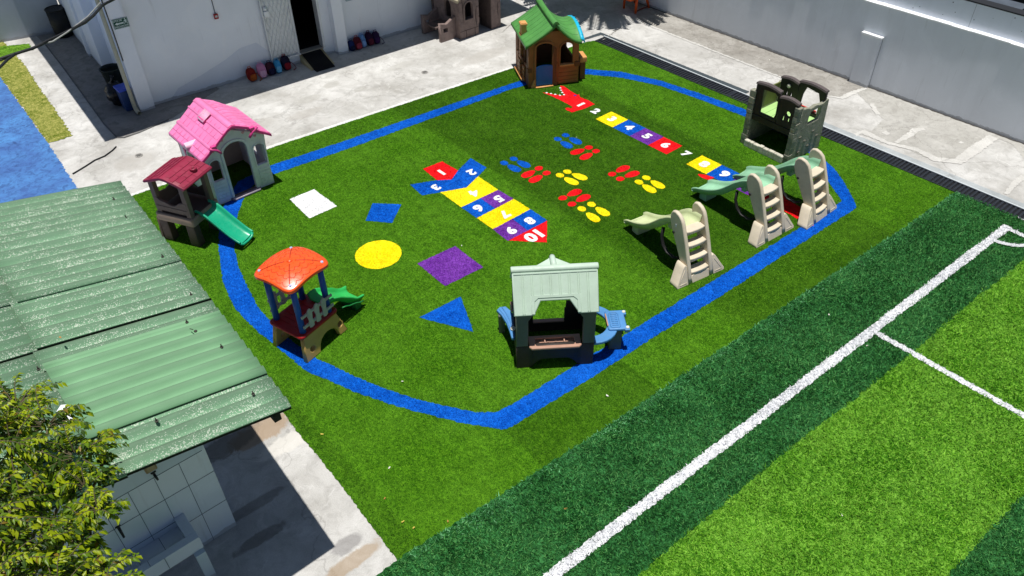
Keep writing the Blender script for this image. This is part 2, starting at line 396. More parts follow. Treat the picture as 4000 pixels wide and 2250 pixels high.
# blue running band
inner = [G(*p) for p in ((1072, 682), (1240, 624), (1419, 562), (2000, 349), (2120, 318), (2258, 289), (2427, 305), (2582, 338), (2737.6, 392), (2916, 460), (3060, 530), (3150, 590), (3209.6, 648),
     (3217, 687), (3248, 730), (3279.5, 773), (3287, 790), (3120, 895), (2703, 1149.6), (2500, 1273), (2166, 1480), (2000, 1582.5), (1938.7, 1613), (1850, 1613), (1762, 1593.6), (1651.6, 1568.7),
     (1552, 1538), (1441.7, 1497), (1336.5, 1449.7), (1243, 1405.5), (1155, 1345), (1077.7, 1279.5), (1012, 1209), (963.8, 1115.6), (935, 1050), (916, 975), (921, 866), (930.7, 834.5), (951, 780.7), (975, 740), (1015, 705))]
outer = [G(*p) for p in ((1060.8, 648), (1322, 561), (2000, 328), (2120, 296), (2258, 270), (2427, 283), (2582, 318), (2737.6, 369), (2924, 435), (3080, 505), (3186, 598), (3248, 652),
     (3275, 685), (3303, 726), (3330, 775), (3346, 813), (3180, 920), (2829, 1149.6), (2500, 1353), (2307, 1480), (2000, 1668), (1969, 1681), (1817, 1657), (1690, 1627), (1530, 1582.5),
     (1386.5, 1533), (1276, 1483), (1191.5, 1449.7), (1143, 1405.5), (1100, 1372), (1067, 1343), (1005, 1295), (967, 1257), (916, 1202), (872, 1102.6), (855.5, 975.7), (856, 880), (866, 830), (886, 785), (930, 712))]
def ringsheet(name, inn, out, z, mat):
    I = jag(inn, .04, .012); O = jag(out, .04, .012)
    bm = bmesh.new(); es = []
    for L in (I, O):
        vs = [bm.verts.new((p.x, p.y, z)) for p in L]; es += [bm.edges.new((vs[i], vs[(i+1) % len(vs)])) for i in range(len(vs))]
    bmesh.ops.triangle_fill(bm, edges=es, use_beauty=True)
    # keep only faces between the two outlines
    def inside(p, poly):
        c = False; n = len(poly)
        for i in range(n):
            a, q = poly[i], poly[i-1]
            if (a.y > p.y) != (q.y > p.y) and p.x < (q.x-a.x)*(p.y-a.y)/(q.y-a.y)+a.x: c = not c
        return c
    kill = [f for f in bm.faces if inside(f.calc_center_median(), I) or not inside(f.calc_center_median(), O)]
    bmesh.ops.delete(bm, geom=kill, context='FACES')
    for f in bm.faces:
        if f.normal.z < 0: f.normal_flip()
    global RING
    RING = (np.array([(p.x, p.y) for p in I]), np.array([(p.x, p.y) for p in O]))
    me = bpy.data.meshes.new(name); bm.to_mesh(me); bm.free(); me.materials.append(mat)
    o = bpy.data.objects.new(name, me); COL.objects.link(o); return o
tag(ringsheet('blue_turf_path', inner, outer, .016, BLUE), kind='structure')

# blue sports court, grass strips, aprons at the left
BCOURT = concrete('blue_court_paint', (.05, .11, .32), (.08, .24, .54), dark=(.02, .05, .15), blotch=.8, sc=1.8)
def Pg(*pts): return [G(*p) for p in pts]
tag(sheet('blue_court_ground', Pg((0, 299), (190, 562), (301, 735))+[Vector((1.6, 14.2, 0)), Vector((1.2, 10, 0)), Vector((-14, 10, 0)), Vector((-14, 24.5, 0))], .004, BCOURT, amp=.02), kind='structure')
DRY = turf('dry_lawn', ((.06, .10, .010), (.17, .20, .03), (.38, .35, .11)), gran=30, con=1.0, patch=2.2)
LUSH = turf('green_lawn', ((.02, .06, .003), (.07, .17, .01), (.15, .30, .03)), gran=30, con=1.2)
tag(sheet('dry_grass_lawn', Pg((91, 248), (285, 532), (190, 559), (0, 299), (-200, 60), (-110, 20)), .008, DRY, amp=.03), kind='structure')
tag(sheet('green_grass_lawn', Pg((-150, 215), (0, 183), (113, 172), (132, 196), (0, 226), (-120, 262)), .010, LUSH, amp=.03), kind='structure')
# raised dark slab at the foot of the building
m = MB(); apr = [(3.68, 17.9), (3.69, 18.75), (3.99, 22.4), (4.12, 24.4), (4.12, 25.2), (6.5, 25.2), (6.5, 18.6), (5.0, 17.95), (4.15, 17.80)]
tag(sheet('apron_path', W(*apr), .004, concrete('apron_concrete', (.22, .21, .20), (.34, .33, .31), blotch=.6), amp=.01), kind='structure')
m.tube([(x, y, .010) for x, y in [(4.9, 17.93), (4.15, 17.80), (3.8, 17.8)]+apr[:4]], .016, 6)
tag(m.build('apron_kerb_path', concrete('apron_edge', (.12, .12, .12), (.2, .2, .2))), kind='structure')
# old concrete strip by the grey wall, its pale joint and repairs
tag(sheet('aged_concrete_path', Pg((2445, 20), (2515, 92), (3000, 283), (3233, 376), (3300, 380), (3340, 362), (3384, 345))+W((18.45, 7.7), (18.45, 16)), .004, CONG, amp=.03), kind='structure')
tag(sheet('aged_concrete_path', Pg((3384, 345), (3345, 362), (3385, 400), (3452, 468), (3405, 510), (3370, 528), (3460, 560), (3530, 575), (3640, 625), (3740, 632), (3800, 590), (3880, 535), (3950, 560), (4000, 620))+W((18.45, 2.5), (18.45, 7.7)), .004,
      concrete('light_aged_concrete', (.36, .35, .32), (.48, .47, .44), blotch=.45, sc=1.5), amp=.02), kind='structure')
CPT = concrete('cement_patch', (.50, .49, .46), (.62, .61, .58), blotch=.25)
def crack(pts, wds, z=.009, mat=CPT):
    P = [G(*p) for p in pts]; Lf = []; Rt = []
    for i, p in enumerate(P):
        d = (P[min(i+1, len(P)-1)]-P[max(i-1, 0)]).normalized(); nn = Vector((-d.y, d.x, 0))*wds[i]/2; Lf.append(p+nn); Rt.append(p-nn)
    tag(sheet('cement_patch_path', Lf+Rt[::-1], z, mat, amp=.018, step=.04), kind='structure')
crack([(2515, 92), (2700, 165), (3000, 283), (3120, 330), (3233, 376)], [.07, .07, .06, .07, .05])
crack([(3233, 376), (3285, 384), (3334, 362), (3384, 345)], [.05, .12, .15, .05])
crack([(3340, 528), (3372, 515), (3470, 560), (3580, 585), (3650, 622), (3742, 632), (3800, 590), (3880, 535)], [.1, .22, .12, .16, .2, .22, .26, .22])
crack([(3498, 558), (3555, 528), (3575, 508), (3612, 505)], [.08, .16, .16, .1])
crack([(3405, 405), (3428, 450)], [.1, .12]); crack([(3450, 515), (3470, 525)], [.14, .14]); crack([(3748, 555), (3758, 560)], [.1, .1])
crack([(2353, 160), (2420, 110)], [.03, .02], mat=CONG); crack([(2100, 40), (2000, 90), (1960, 130)], [.02, .02, .02], mat=CONG)
crack([(3928, 760), (3965, 715), (4000, 690)], [.06, .14, .14])
# grime line at the foot of the wall
tag(sheet('wall_foot_dirt_path', W((18.365, 16.5), (18.365, 2.3), (18.44, 2.3), (18.44, 16.5)), .013, flat('dirt_line', (.07, .065, .06)), amp=.02, step=.08), kind='structure')

# drain with its grating
d = thing('drain_grating', 'long black slotted drain grating between the turf and the concrete walkway', 'drain', (15.62, 8.7, 0))
def dr(y): return 15.62+(14.3-y)*0.0
steel = flat('galvanised_steel', (.52, .56, .58), .4); blk = flat('black_iron', (.018, .022, .03), .5)
MB().box(-.19, .20, -6.9, 5.58, -.015, .006, 0).build('channel', flat('drain_dark', (.006, .007, .01)), d)
m = MB()
y = -6.85
while y < 5.55:
    m.box(-.17, .17, y, y+.042, .006, .024, 0); y += .085
m.box(-.19, -.165, -6.9, 5.55, .006, .026, 0); m.box(.165, .19, -6.9, 5.55, .006, .026, 0)
for yy in np.arange(-6.9, 5.6, 1.0): m.box(-.17, .17, yy-.03, yy+.03, .006, .0255, 0)
m.build('grating', blk, d)
MB().box(.20, .235, -6.9, 5.6, .0, .030, .004).build('rail', steel, d)
# the kerb behind the drain: dark gap by the far end, cement further on
tag(sheet('drain_kerb_path', W((15.87, 9.6), (15.86, 14.42), (15.1, 14.52), (15.05, 14.62), (15.98, 14.55), (16.05, 9.6)), .008, flat('kerb_dark', (.05, .065, .075)), amp=.006), kind='structure')
tag(sheet('drain_kerb_path', W((15.87, 9.5), (15.87, 1.8), (16.05, 1.8), (16.06, 9.5)), .008, concrete('kerb_cement', (.30, .33, .34), (.45, .48, .49)), amp=.008), kind='structure')

# ------------------------------------------------------------------ coloured turf inlays (each one a marking you could lift out)
ZI = .0165
def num(txt, loc, rot, size, parent, depth=.002):
    M = Matrix.Translation((loc[0], loc[1], ZI+.006)) @ Matrix.Rotation(R(rot), 4, 'Z') @ Matrix.Diagonal((1.12, 1, 1, 1))
    return MB().text(txt, size, M, depth, size*.052).build('number', WHT, parent)
def quadz(pts, ox, oy, s): return ZG(pts, ox, oy, s)
z2 = (1600, 300, 1.9815)
# crocodile hopscotch
t = thing('crocodile_hopscotch', 'long crocodile-shaped hopscotch with a red open-jawed head, white numbered tiles and a red tail', 'turf hopscotch')
hd = [(308, 937), (350, 940), (430, 960), (532, 969), (505, 930), (482, 880), (490, 867), (525, 875), (600, 928), (655, 960), (675, 957), (684, 985), (760, 1012), (835, 1055), (720, 1102), (660, 1120), (600, 1137), (545, 1112),
      (533, 1096), (560, 1090), (598, 1096), (610, 1082), (560, 1052), (500, 1020), (400, 975)]
sheet('head', ZG(hd, 2000, 0, 2.576), ZI, RED, t)
for x, y in ((348, 941), (392, 949), (435, 957), (482, 966), (485, 893), (493, 915), (505, 938), (523, 960)):
    c = G(2000+x/2.576, y/2.576); sheet('tooth', [c+Vector((.028*math.cos(a), .028*math.sin(a), 0)) for a in np.linspace(0, 6.28, 9)[:-1]], ZI+.004, WHT, t, amp=0)
c = G(2000+635/2.576, 968/2.576); sheet('eye', [c+Vector((.035*math.cos(a), .035*math.sin(a), 0)) for a in np.linspace(0, 6.28, 11)[:-1]], ZI+.004, PUR, t, amp=0)
X0, X1 = 12.285, 12.815
Y = [11.174, 10.640, 10.112, 9.571, 9.042, 8.502, 7.975, 7.45, 6.92]
def tile(y1, y0, m, par=t, tz=0): return sheet('tile', W((X0, y0), (X1, y0), (X1, y1), (X0, y1)), ZI, m, par, amp=.004)
xm = (X0+X1)/2
for i, (mm, nn) in enumerate(((YEL, '3'), (BLUE, '4'), (PUR, '5'), (RED, '6'))):
    tile(Y[i], Y[i+1], mm); num(nn, (xm, (Y[i]+Y[i+1])/2), -90, .30, t)
tile(Y[5], Y[6], YEL); num('8', (xm, (Y[5]+Y[6])/2), -90, .32, t)
tile(Y[6], Y[7], BLUE); num('9', (xm, (Y[6]+Y[7])/2), -90, .32, t)
tile(Y[7], Y[8], PUR)
num('1', G(2000+690/2.576, 1062/2.576), -90, .30, t); num('2', G(2000+840/2.576, 1128/2.576), -90, .30, t); num('7', G(1600+2135/1.9815, 300+603/1.9815), -90, .28, t)
sheet('foot', ZG([(825, 268), (835, 259), (900, 268), (990, 297), (935, 322), (880, 303)], 2400, 580, 2.542), ZI+.002, RED, t)
sheet('tail', W((X0, 6.92), (X1, 6.92), (X1, 6.30), (12.72, 6.24), (12.70, 6.0), (12.46, 5.62), (12.33, 5.45), (12.30, 5.75), (12.34, 6.10), (12.27, 6.22)), ZI, RED, t)
# rocket hopscotch
t = thing('rocket_hopscotch', 'wide multicoloured hopscotch with white numbers, blue V-shaped arms and a red triangular tip', 'turf hopscotch')
def rk(pts, m, nm='tile', dz=0): return sheet(nm, ZG(pts, *z2), ZI+dz, m, t, amp=.005)
rk([(252, 660), (376, 730), (325, 800), (213, 806), (103, 718)], RED)
rk([(472, 634), (595, 708), (530, 775), (440, 862), (238, 898), (96, 922), (5, 840), (213, 806), (325, 800), (376, 730)], BLUE, 'arms')
rk([(530, 775), (685, 880), (400, 1015), (238, 898), (440, 862)], YEL)
rk([(685, 880), (805, 950), (665, 1025), (548, 945)], PUR)
rk([(548, 945), (665, 1025), (520, 1098), (400, 1015)], BLUE)
rk([(805, 950), (935, 1030), (645, 1185), (520, 1098)], YEL)
rk([(935, 1030), (1065, 1118), (915, 1196), (795, 1105)], BLUE)
rk([(795, 1105), (915, 1196), (760, 1275), (645, 1185)], PUR)
rk([(1065, 1118), (1062, 1288), (765, 1273)], RED)
for nn, x, y, rot, sz in (('1', 245, 745, 180, .30), ('2', 477, 745, 172, .28), ('3', 200, 862, 188, .28), ('4', 497, 905, 180, .30), ('5', 687, 950, 180, .30), ('6', 530, 1022, 180, .30), ('7', 733, 1070, 180, .30),
                          ('8', 928, 1120, 180, .30), ('9', 783, 1195, 180, .30), ('10', 965, 1232, 180, .36)):
    num(nn, G(1600+x/1.9815, 300+y/1.9815), rot, sz, t)
# twister style foot marks
FEET = [('blue', BLUE, ((1213, 530), (1147, 487)), ((1283, 500), (1208, 457)), 'nearest the brown playhouse'), ('blue', BLUE, ((808, 712), (732, 672)), ((882, 680), (806, 640)), 'nearest the rocket hopscotch arms'),
        ('red', RED, ((1300, 583), (1386, 552)), ((1368, 620), (1442, 580)), 'just below the farther blue pair'), ('red', RED, ((920, 757), (1000, 713)), ((977, 795), (1060, 750)), 'just right of the nearer blue pair'),
        ('yellow', YEL, ((1250, 812), (1163, 767)), ((1316, 777), (1221, 740)), 'leftmost of the yellow pairs'), ('red', RED, ((1648, 718), (1567, 758)), ((1721, 760), (1630, 795)), 'rightmost of the red pairs'),
        ('yellow', YEL, ((1853, 870), (1775, 820)), ((1918, 838), (1832, 787)), 'rightmost of the yellow pairs'), ('red', RED, ((1275, 903), (1186, 943)), ((1343, 945), (1256, 990)), 'lowest of the red pairs'),
        ('yellow', YEL, ((1418, 1092), (1332, 1027)), ((1492, 1048), (1408, 992)), 'lowest of the yellow pairs')]
for cn, mm, f1, f2, wh in FEET:
    P = [(G(1600+a[0]/1.9815, 300+a[1]/1.9815), G(1600+b[0]/1.9815, 300+b[1]/1.9815)) for a, b in (f1, f2)]
    c0 = sum((p+q for p, q in P), Vector())/4
    t = thing('footprint_marking', 'pair of %s shoe prints inlaid in the turf, %s' % (cn, wh), 'footprints', c0, 0, 'coloured footprint markings')
    for s_, h_ in P:
        d_ = (s_-h_).normalized(); n_ = Vector((-d_.y, d_.x, 0)); L = .185
        o1 = [s_-c0+d_*L*math.cos(a)*1.0+n_*(.098+.018*math.cos(a))*math.sin(a) for a in np.linspace(0, 6.283, 25)[:-1]]
        sheet('sole', o1, ZI, mm, t, amp=.004)
        o2 = [h_-c0+d_*.095*math.cos(a)+n_*.082*math.sin(a) for a in np.linspace(0, 6.283, 19)[:-1]]
        sheet('heel', o2, ZI, mm, t, amp=.004)
tag(sheet('square_marking', Pg((1226.7, 742), (1317.4, 807.8), (1208.7, 855.5), (1132, 781)), ZI, WHT), 'white turf square inlaid near the pink-roofed playhouse', 'turf shape', 'geometric shapes inlaid in the turf')
tag(sheet('rhombus_marking', Pg((1456.5, 796.6), (1568, 801), (1532, 873.8), (1428, 864)), ZI, BLUE), 'blue turf rhombus between the white square and the numbered hopscotch', 'turf shape', 'geometric shapes inlaid in the turf')
c = G(1478.5, 996); rr = .5*(G(1388, 1000)-G(1569.5, 992)).length
tag(sheet('circle_marking', [c+Vector((rr*math.cos(a), rr*math.sin(a), 0)) for a in np.linspace(0, 6.283, 49)[:-1]], ZI, YEL), 'large yellow turf circle in the middle of the play area', 'turf shape', 'geometric shapes inlaid in the turf')
q = (1100, 800, 2.576)
tag(sheet('square_marking', ZG([(1745, 422), (2028, 635), (1645, 825), (1367, 598)], *q), ZI, PUR), 'purple turf square right of the yellow circle', 'turf shape', 'geometric shapes inlaid in the turf')
tag(sheet('triangle_marking', ZG([(1802, 932), (1930, 1284), (1386, 1140)], *q), ZI, BLUE), 'blue turf triangle in front of the table playhouse', 'turf shape', 'geometric shapes inlaid in the turf')

# ================================================================== PLAY EQUIPMENT
# ------------------------------------------------------------------ three climbing slides
def chute_mesh(path, half, side, thick=.022, flare=0.0, end=None):
    """U-shaped trough swept along path [(y, z)] in the y-z plane"""
    m = MB(); P = []
    for i in range(len(path)-1):          # smooth resample (Catmull-Rom)
        p0, p1, p2, p3 = path[max(i-1, 0)], path[i], path[i+1], path[min(i+2, len(path)-1)]
        for k in range(5):
            t = k/5
            P.append(tuple(.5*((2*p1[a])+(-p0[a]+p2[a])*t+(2*p0[a]-5*p1[a]+4*p2[a]-p3[a])*t*t+(-p0[a]+3*p1[a]-3*p2[a]+p3[a])*t**3) for a in (0, 1)))
    P.append(path[-1]); loops = []
    for i, p in enumerate(P):
        a = P[max(i-1, 0)]; b = P[min(i+1, len(P)-1)]; d = Vector((b[0]-a[0], b[1]-a[1])).normalized(); n = Vector((-d.y, d.x)) if d.x > 0 else Vector((d.y, -d.x))
        u = i/(len(P)-1); s_ = side(u); hw = half(u)
        prof = [(-hw-.030, s_-.012), (-hw-.022, s_+.008), (-hw+.006, s_+.006), (-hw+.014, s_*.55), (-hw+.045, .012), (-hw*.5, .0), (hw*.5, .0), (hw-.045, .012), (hw-.014, s_*.55), (hw-.006, s_+.006), (hw+.022, s_+.008), (hw+.030, s_-.012),
                (hw+.012, s_*.5), (hw-.02, -thick), (0, -thick-.004), (-hw+.02, -thick), (-hw-.012, s_*.5)]
        loops.append([(x, p[0]+n.x*h, p[1]+n.y*h) for x, h in prof])
    m.loft(loops); return m
BEI = plastic('beige_plastic', 'd0c4ae', .5, .10, .35)
def make_slide(name, label, loc, yaw, chute_mat):
    t = thing(name, label, 'slide', loc, yaw, 'toddler climbing slides')
    # ladder side rails, leaning back
    prof = [(-.03, 0), (-.01, .12), (.06, .34), (.20, .72), (.33, 1.03), (.38, 1.12), (.46, 1.18), (.56, 1.205), (.63, 1.18), (.665, 1.11), (.665, .99), (.61, .86), (.46, .62), (.29, .34), (.155, .10), (.12, 0)]
    for x0, x1 in ((.262, .338), (.742, .818)): MB().plate(prof, x0, x1, 'yz', bev=.022).build('side_rail', BEI, t)
    for y, z in ((.325, .91), (.235, .675), (.155, .44), (.075, .205)):
        out = [(.345, y-.045), (.42, y-.062), (.54, y-.068), (.66, y-.062), (.735, y-.045), (.735, y+.12), (.345, y+.12)]
        m = MB(); m.plate(out, z-.06, z, 'xy', bev=.014)
        m.plate([(.345, y-.02), (.735, y-.02), (.735, y+.03), (.345, y+.03)], z-.11, z-.058, 'xy', bev=.006)
        m.build('step', BEI, t)
    out = [(.345, 0), (.735, 0), (.735, .13)]+[(.54+.195*math.cos(a), .115+.05*math.sin(a)) for a in np.linspace(.2, 2.94, 8)]+[(.345, .13)]
    LEAN = Matrix(((1,0,0,0),(0,1,.34,0),(0,0,1,0),(0,0,0,1)))
    MB().plate(out, -.03, .02, 'xz', bev=.006, M=LEAN).build('front_panel', BEI, t)
    m = MB(); m.plate([(0, 0), (.262, 0), (.262, .335), (.235, .36), (.205, .355), (.165, .31), (.02, .075), (0, .05)], -.035, .165, 'xz', bev=.012, M=LEAN)
    m.plate([(.06, .045), (.22, .045), (.22, .06), (.075, .06)], -.041, -.033, 'xz', bev=.002, M=LEAN); m.plate([(.075, .07), (.215, .28), (.205, .29), (.065, .085)], -.041, -.033, 'xz', bev=.002, M=LEAN)
    f = m.build('foot', BEI, t)
    g = f.copy(); COL.objects.link(g); g.parent = t; g.scale = (-1, 1, 1); g.location = (1.08, 0, 0)
    # wavy slide chute
    path = [(.40, .885), (.55, .885), (.70, .855), (.85, .765), (1.0, .615), (1.15, .47), (1.30, .36), (1.48, .265), (1.66, .195), (1.80, .16), (1.88, .12)]
    def half(u): return .225 if u > .3 else .20+.025*u/.3
    def side(u): return .10+.06*max(0, 1-u/.28)-.03*max(0, (u-.8)/.2)
    m = chute_mesh(path, half, side)
    # curled lip of the chute end
    m.tube([(-.245, 1.88, .17), (-.20, 1.895, .11), (0, 1.90, .10), (.20, 1.895, .11), (.245, 1.88, .17)], .022, 8)
    c = m.build('slide_chute', chute_mat, t); c.location = (.54, 0, 0)
    MB().box(.38, .70, 1.58, 1.76, 0, .17, .03).build('slide_support', chute_mat, t)
    MB().box(.40, .68, .74, .84, .66, .78, .02).build('slide_bracket', chute_mat, t)
    MB().tube([(.33, .86, .66), (.29, .83, .50), (.28, .76, .36), (.285, .64, .27), (.30, .48, .25), (.32, .38, .30)], [.022]*6, 8, flat=1.8).build('support_strap', flat('black_strap', (.012, .012, .012), .5), t)
    m = MB(); m.cyl((.249, .52, .80), .026, .012, axis='x', n=14); m.build('bolt', flat('dark_bolt', (.05, .05, .05)), t)
    return t
SL1 = plastic('pale_lime_plastic', 'c3cd9e', .5, .1, .25); SL2 = plastic('mint_plastic', '93c4a2', .5, .1, .2); SL3 = plastic('green_mint_plastic', '86b795', .5, .12, .25)
s1 = make_slide('climbing_slide', 'small slide with a pale lime chute and beige ladder, nearest the camera of the three', (8.96, 6.02, .012), -10.5, SL1)
MB().box(.250, .254, .47, .50, .93, .99, 0).build('sticker', flat('white_sticker', (.7, .72, .75)), s1)
make_slide('climbing_slide', 'small slide with a light mint chute standing between the other two slides', (10.94, 5.80, .012), -5.0, SL2)
make_slide('climbing_slide', 'small slide with a green chute, farthest one, beside the climbing castle', (12.11, 5.50, .012), 0.5, SL3)

# ------------------------------------------------------------------ pink-roofed playhouse
t = thing('playhouse', 'white toy playhouse with a bright pink shingled gable roof and arched doorway', 'playhouse', (4.17, 13.78, .012), .6)
WH = plastic('white_plastic_wall', 'e4e6ec', .5, .08, .35); PK = plastic('pink_plastic', 'ec7fb4', .42, .08, .10); PKD = plastic('deep_pink_plastic', 'e0468f', .4, .1, .1); CRM = plastic('cream_inner', 'c8b4a4', .6, .12, .2)
out = [(0, 0), (.02, .6), (-.02, 1.12), (.24, 1.28), (.64, 1.47), (1.04, 1.28), (1.28, 1.12), (1.24, .6), (1.26, 0)]
door = arch(.37, .86, .055, 1.215, .19, 12); wl = arch(.055, .265, .525, .985, .10); wr = arch(.985, 1.21, .525, .985, .10)
MB().plate(out, -.0, .07, 'xz', holes=[door, wl, wr], bev=.012).build('front_wall', WH, t)
def ringplate(m, x0, x1, z0, z1, rise, wd, d0, d1, sill=True):
    o_ = arch(x0-wd, x1+wd, z0-(wd if sill else 0), z1+wd, rise+wd*.8, 12); i_ = arch(x0, x1, z0, z1, rise, 12)
    if sill: m.plate(o_, d0, d1, 'xz', holes=[i_], bev=.006)
    else: m.plate(o_+i_[::-1], d0, d1, 'xz', bev=.006)
m = MB(); ringplate(m, .37, .86, .055, 1.215, .19, .055, -.022, .0, False); m.build('door_frame', WH, t)
for x0, x1 in ((.055, .265), (.985, 1.21)):
    m = MB(); ringplate(m, x0, x1, .525, .985, .10, .03, -.016, .0); m.build('window_frame', WH, t)
for x0 in (.05, .98):
    m = MB()
    for r in range(5):
        z = .06+r*.078; cuts = [0, .34, .7, 1.0] if r % 2 else [0, .55, 1.0]
        if r > 1: cuts = [0, 1.0]
        for a, b in zip(cuts, cuts[1:]): m.box(x0+.225*a+.004, x0+.225*b-.004, -.012, .002, z, z+.070, .006)
    m.build('brick_relief', WH, t)
MB().plate([(.33, -.09), (.90, -.09), (.95, .0), (.93, .09), (.30, .09), (.28, .0)], .0, .055, 'xy', bev=.02).build('door_step', plastic('lilac_grey_plastic', '8f8794', .3, .1, .2), t)
for x0, x1, nm in ((.0, .06, 'side_wall'), (1.20, 1.26, 'side_wall')):
    MB().plate([(.07, 0), (1.27, 0), (1.27, 1.10), (.07, 1.10)], x0, x1, 'yz', holes=[arch(.42, .86, .50, .98, .14)], bev=.01).build(nm, WH, t)
m = MB(); m.tube([(-.012, .40, .5), (-.012, .40, .85), (-.012, .50, .97), (-.012, .64, 1.01), (-.012, .78, .97), (-.012, .88, .85), (-.012, .88, .5)], .02, 6); m.build('side_window_frame', plastic('white_trim', 'e6e8ea', .4), t)
for y in (.30, .90): MB().box(-.035, -.01, y, y+.10, .48, .92, .01).build('shutter', PKD, t)
MB().plate([(0, 0), (1.26, 0), (1.26, 1.12), (.64, 1.45), (0, 1.12)], 1.27, 1.33, 'xz', holes=[rect(.75, 1.05, .55, .95)], bev=.01).build('back_wall', CRM, t)
# roof: gently kinked gable, two slopes with raised shingle courses
RY0, RY1 = -.10, 1.40
rp = [(-.10, 1.115), (.16, 1.285), (.42, 1.475), (.54, 1.56), (.64, 1.60), (.74, 1.565), (.95, 1.46), (1.18, 1.285), (1.38, 1.145)]
def rz(x):
    for (a, za), (b, zb) in zip(rp, rp[1:]):
        if a <= x <= b: return za+(zb-za)*(x-a)/(b-a)
    return rp[0][1] if x < 0 else rp[-1][1]
m = MB()
m.plate([(x, z) for x, z in rp]+[(x, z-.05) for x, z in rp[::-1]], RY0, RY1, 'xz', bev=.014)
rf = m.build('roof', PK, t)
m = MB()
for i, (xa, xb) in enumerate(((-.09, -.0), (.01, .10), (.17, .30), (.31, .42), (.46, .56), (.72, .82), (.84, .95), (.96, 1.07), (1.08, 1.18), (1.20, 1.29), (1.30, 1.37))):
    n = 9 if i % 2 else 8; zz = .012
    for k in range(n):
        ya = RY0+.03+(RY1-RY0-.06)*k/n; yb = RY0+.03+(RY1-RY0-.06)*(k+1)/n-.012
        if i in (2, 4, 5): ya, yb = (ya, yb) if k % 2 else (ya+.01, yb-.01)
        q = [(xa, ya, rz(xa)+zz), (xb, ya, rz(xb)+zz*.2), (xb, yb, rz(xb)+zz*.2), (xa, yb, rz(xa)+zz)]
        if xa > .64: q = [(xa, ya, rz(xa)+zz*.2), (xb, ya, rz(xb)+zz), (xb, yb, rz(xb)+zz), (xa, yb, rz(xa)+zz*.2)]
        m.loft([[(p[0], p[1], p[2]-.03) for p in q], q], smooth=False)
m.build('shingles', PK, rf)
m = MB()
for xa, xb in ((.115, .165), (.425, .455), (.56, .72)):
    m.plate([(xa, rz(xa)+.02), ((xa+xb)/2, rz((xa+xb)/2)+.022), (xb, rz(xb)+.02), (xb, rz(xb)-.01), (xa, rz(xa)-.01)], RY0-.005, RY1+.005, 'xz', bev=.006)
m.build('roof_batten', PK, rf)
# deep pink front edge of the roof
m = MB(); m.plate([(x, z+.004) for x, z in rp]+[(x, z-.058) for x, z in rp[::-1]], RY0-.022, RY0-.002, 'xz', bev=.006); m.build('fascia', PKD, t)
for x, sgn in ((.20, 1), (1.02, -1)):
    z = rz(x); m = MB()
    m.tube([(x-.10*sgn, RY0-.03, z+.0), (x+.02*sgn, RY0-.04, z-.06), (x+.10*sgn, RY0-.035, z-.16)], [.035, .035, .03], 8, flat=.8)
    m.box(x-.06, x+.04, RY0-.06, RY0+.02, z-.03, z+.035, .012); m.build('roof_bracket', PKD, t)
for x, z in ((.20, 1.17), (.42, 1.33), (.86, 1.33), (1.08, 1.17)):
    h = [(x+.032*math.sin(a)**3, z+.026*(1.1*math.cos(a)-.4*math.cos(2*a)-.15*math.cos(3*a))) for a in np.linspace(0, 6.283, 19)[:-1]]
    MB().plate(h, -.012, .004, 'xz', bev=.002).build('heart', plastic('pale_pink', 'd7a3b0', .5), t)
# skylight and little dormer
m = MB(); m.plate([(.36, rz(.36)+.075), (.56, rz(.56)+.055), (.56, rz(.56)+.045), (.36, rz(.36)+.065)], .58, .86, 'xz', bev=.003); m.build('skylight', plastic('dusty_pink', 'd9a0bd', .25), rf)
m = MB(); m.box(.38, .58, .60, .84, rz(.45)-.05, rz(.45)+.035, .02); m.build('skylight_base', PKD, rf)
m = MB(); m.plate([(.44, 0), (.54, .13), (.64, 0)], -.13, .17, 'yz', bev=.006, M=Matrix.Translation((0, -.02, 1.13))); m.build('dormer', plastic('light_pink', 'f0bcd2', .45), rf)

# ------------------------------------------------------------------ brown climber with maroon roof
t = thing('climber_with_slide', 'brown toy tower with a maroon shingled roof and a teal slide', 'play tower', (3.23, 12.87, .012), 28)
TP = plastic('taupe_plastic', '6e5d50', .55, .10, .35); TPL = plastic('light_taupe_plastic', '97826f', .5, .10, .3); TPD = plastic('dark_taupe_plastic', '4a3b31', .55, .12, .3)
MR = plastic('maroon_plastic', '8f2440', .4, .12, .15); TE = plastic('teal_green_plastic', '12a57c', .28, .06, .05, spec=.6)
for x, y in ((.03, -.10), (.03, .50), (.58, -.10), (.58, .50)):
    MB().box(x-.02, x+.13, y-.04, y+.14, 0, .50, .025, taper=1.15).build('leg', TPD, t)
m = MB(); m.plate(rrect(-.03, .74, -.20, .64, .05), .47, .645, 'xy', bev=.03); m.build('deck_beam', TPL, t)
MB().plate(rrect(.0, .71, -.17, .61, .04), .63, .655, 'xy', bev=.004).build('deck', TPD, t)
for x, y in ((.02, -.16), (.02, .50), (.60, -.16), (.60, .50)):
    MB().box(x-.015, x+.085, y-.015, y+.09, .64, 1.36, .018).build('post', TP, t)
wav = [(-.14, .70), (.56, .70), (.56, 1.0), (.50, .985), (.44, .93), (.34, .91), (.22, .86), (.14, .86), (.02, .94), (-.06, .965), (-.14, .96)]
m = MB(); m.plate(wav, .0, .045, 'yz', holes=[rect(-.06, -.02, .72, .725)], bev=.01); m.box(-.008, .0, -.12, .54, .80, .806, 0); m.build('side_panel', TP, t)
m = MB(); m.plate(wav, .65, .695, 'yz', bev=.01); m.build('side_panel', TPD, t)
m = MB(); m.plate([(.05, .69), (.65, .69), (.65, 1.02), (.5, .98), (.35, .94), (.2, .98), (.05, 1.02)], .555, .595, 'xz', bev=.01); m.build('back_panel', TP, t)
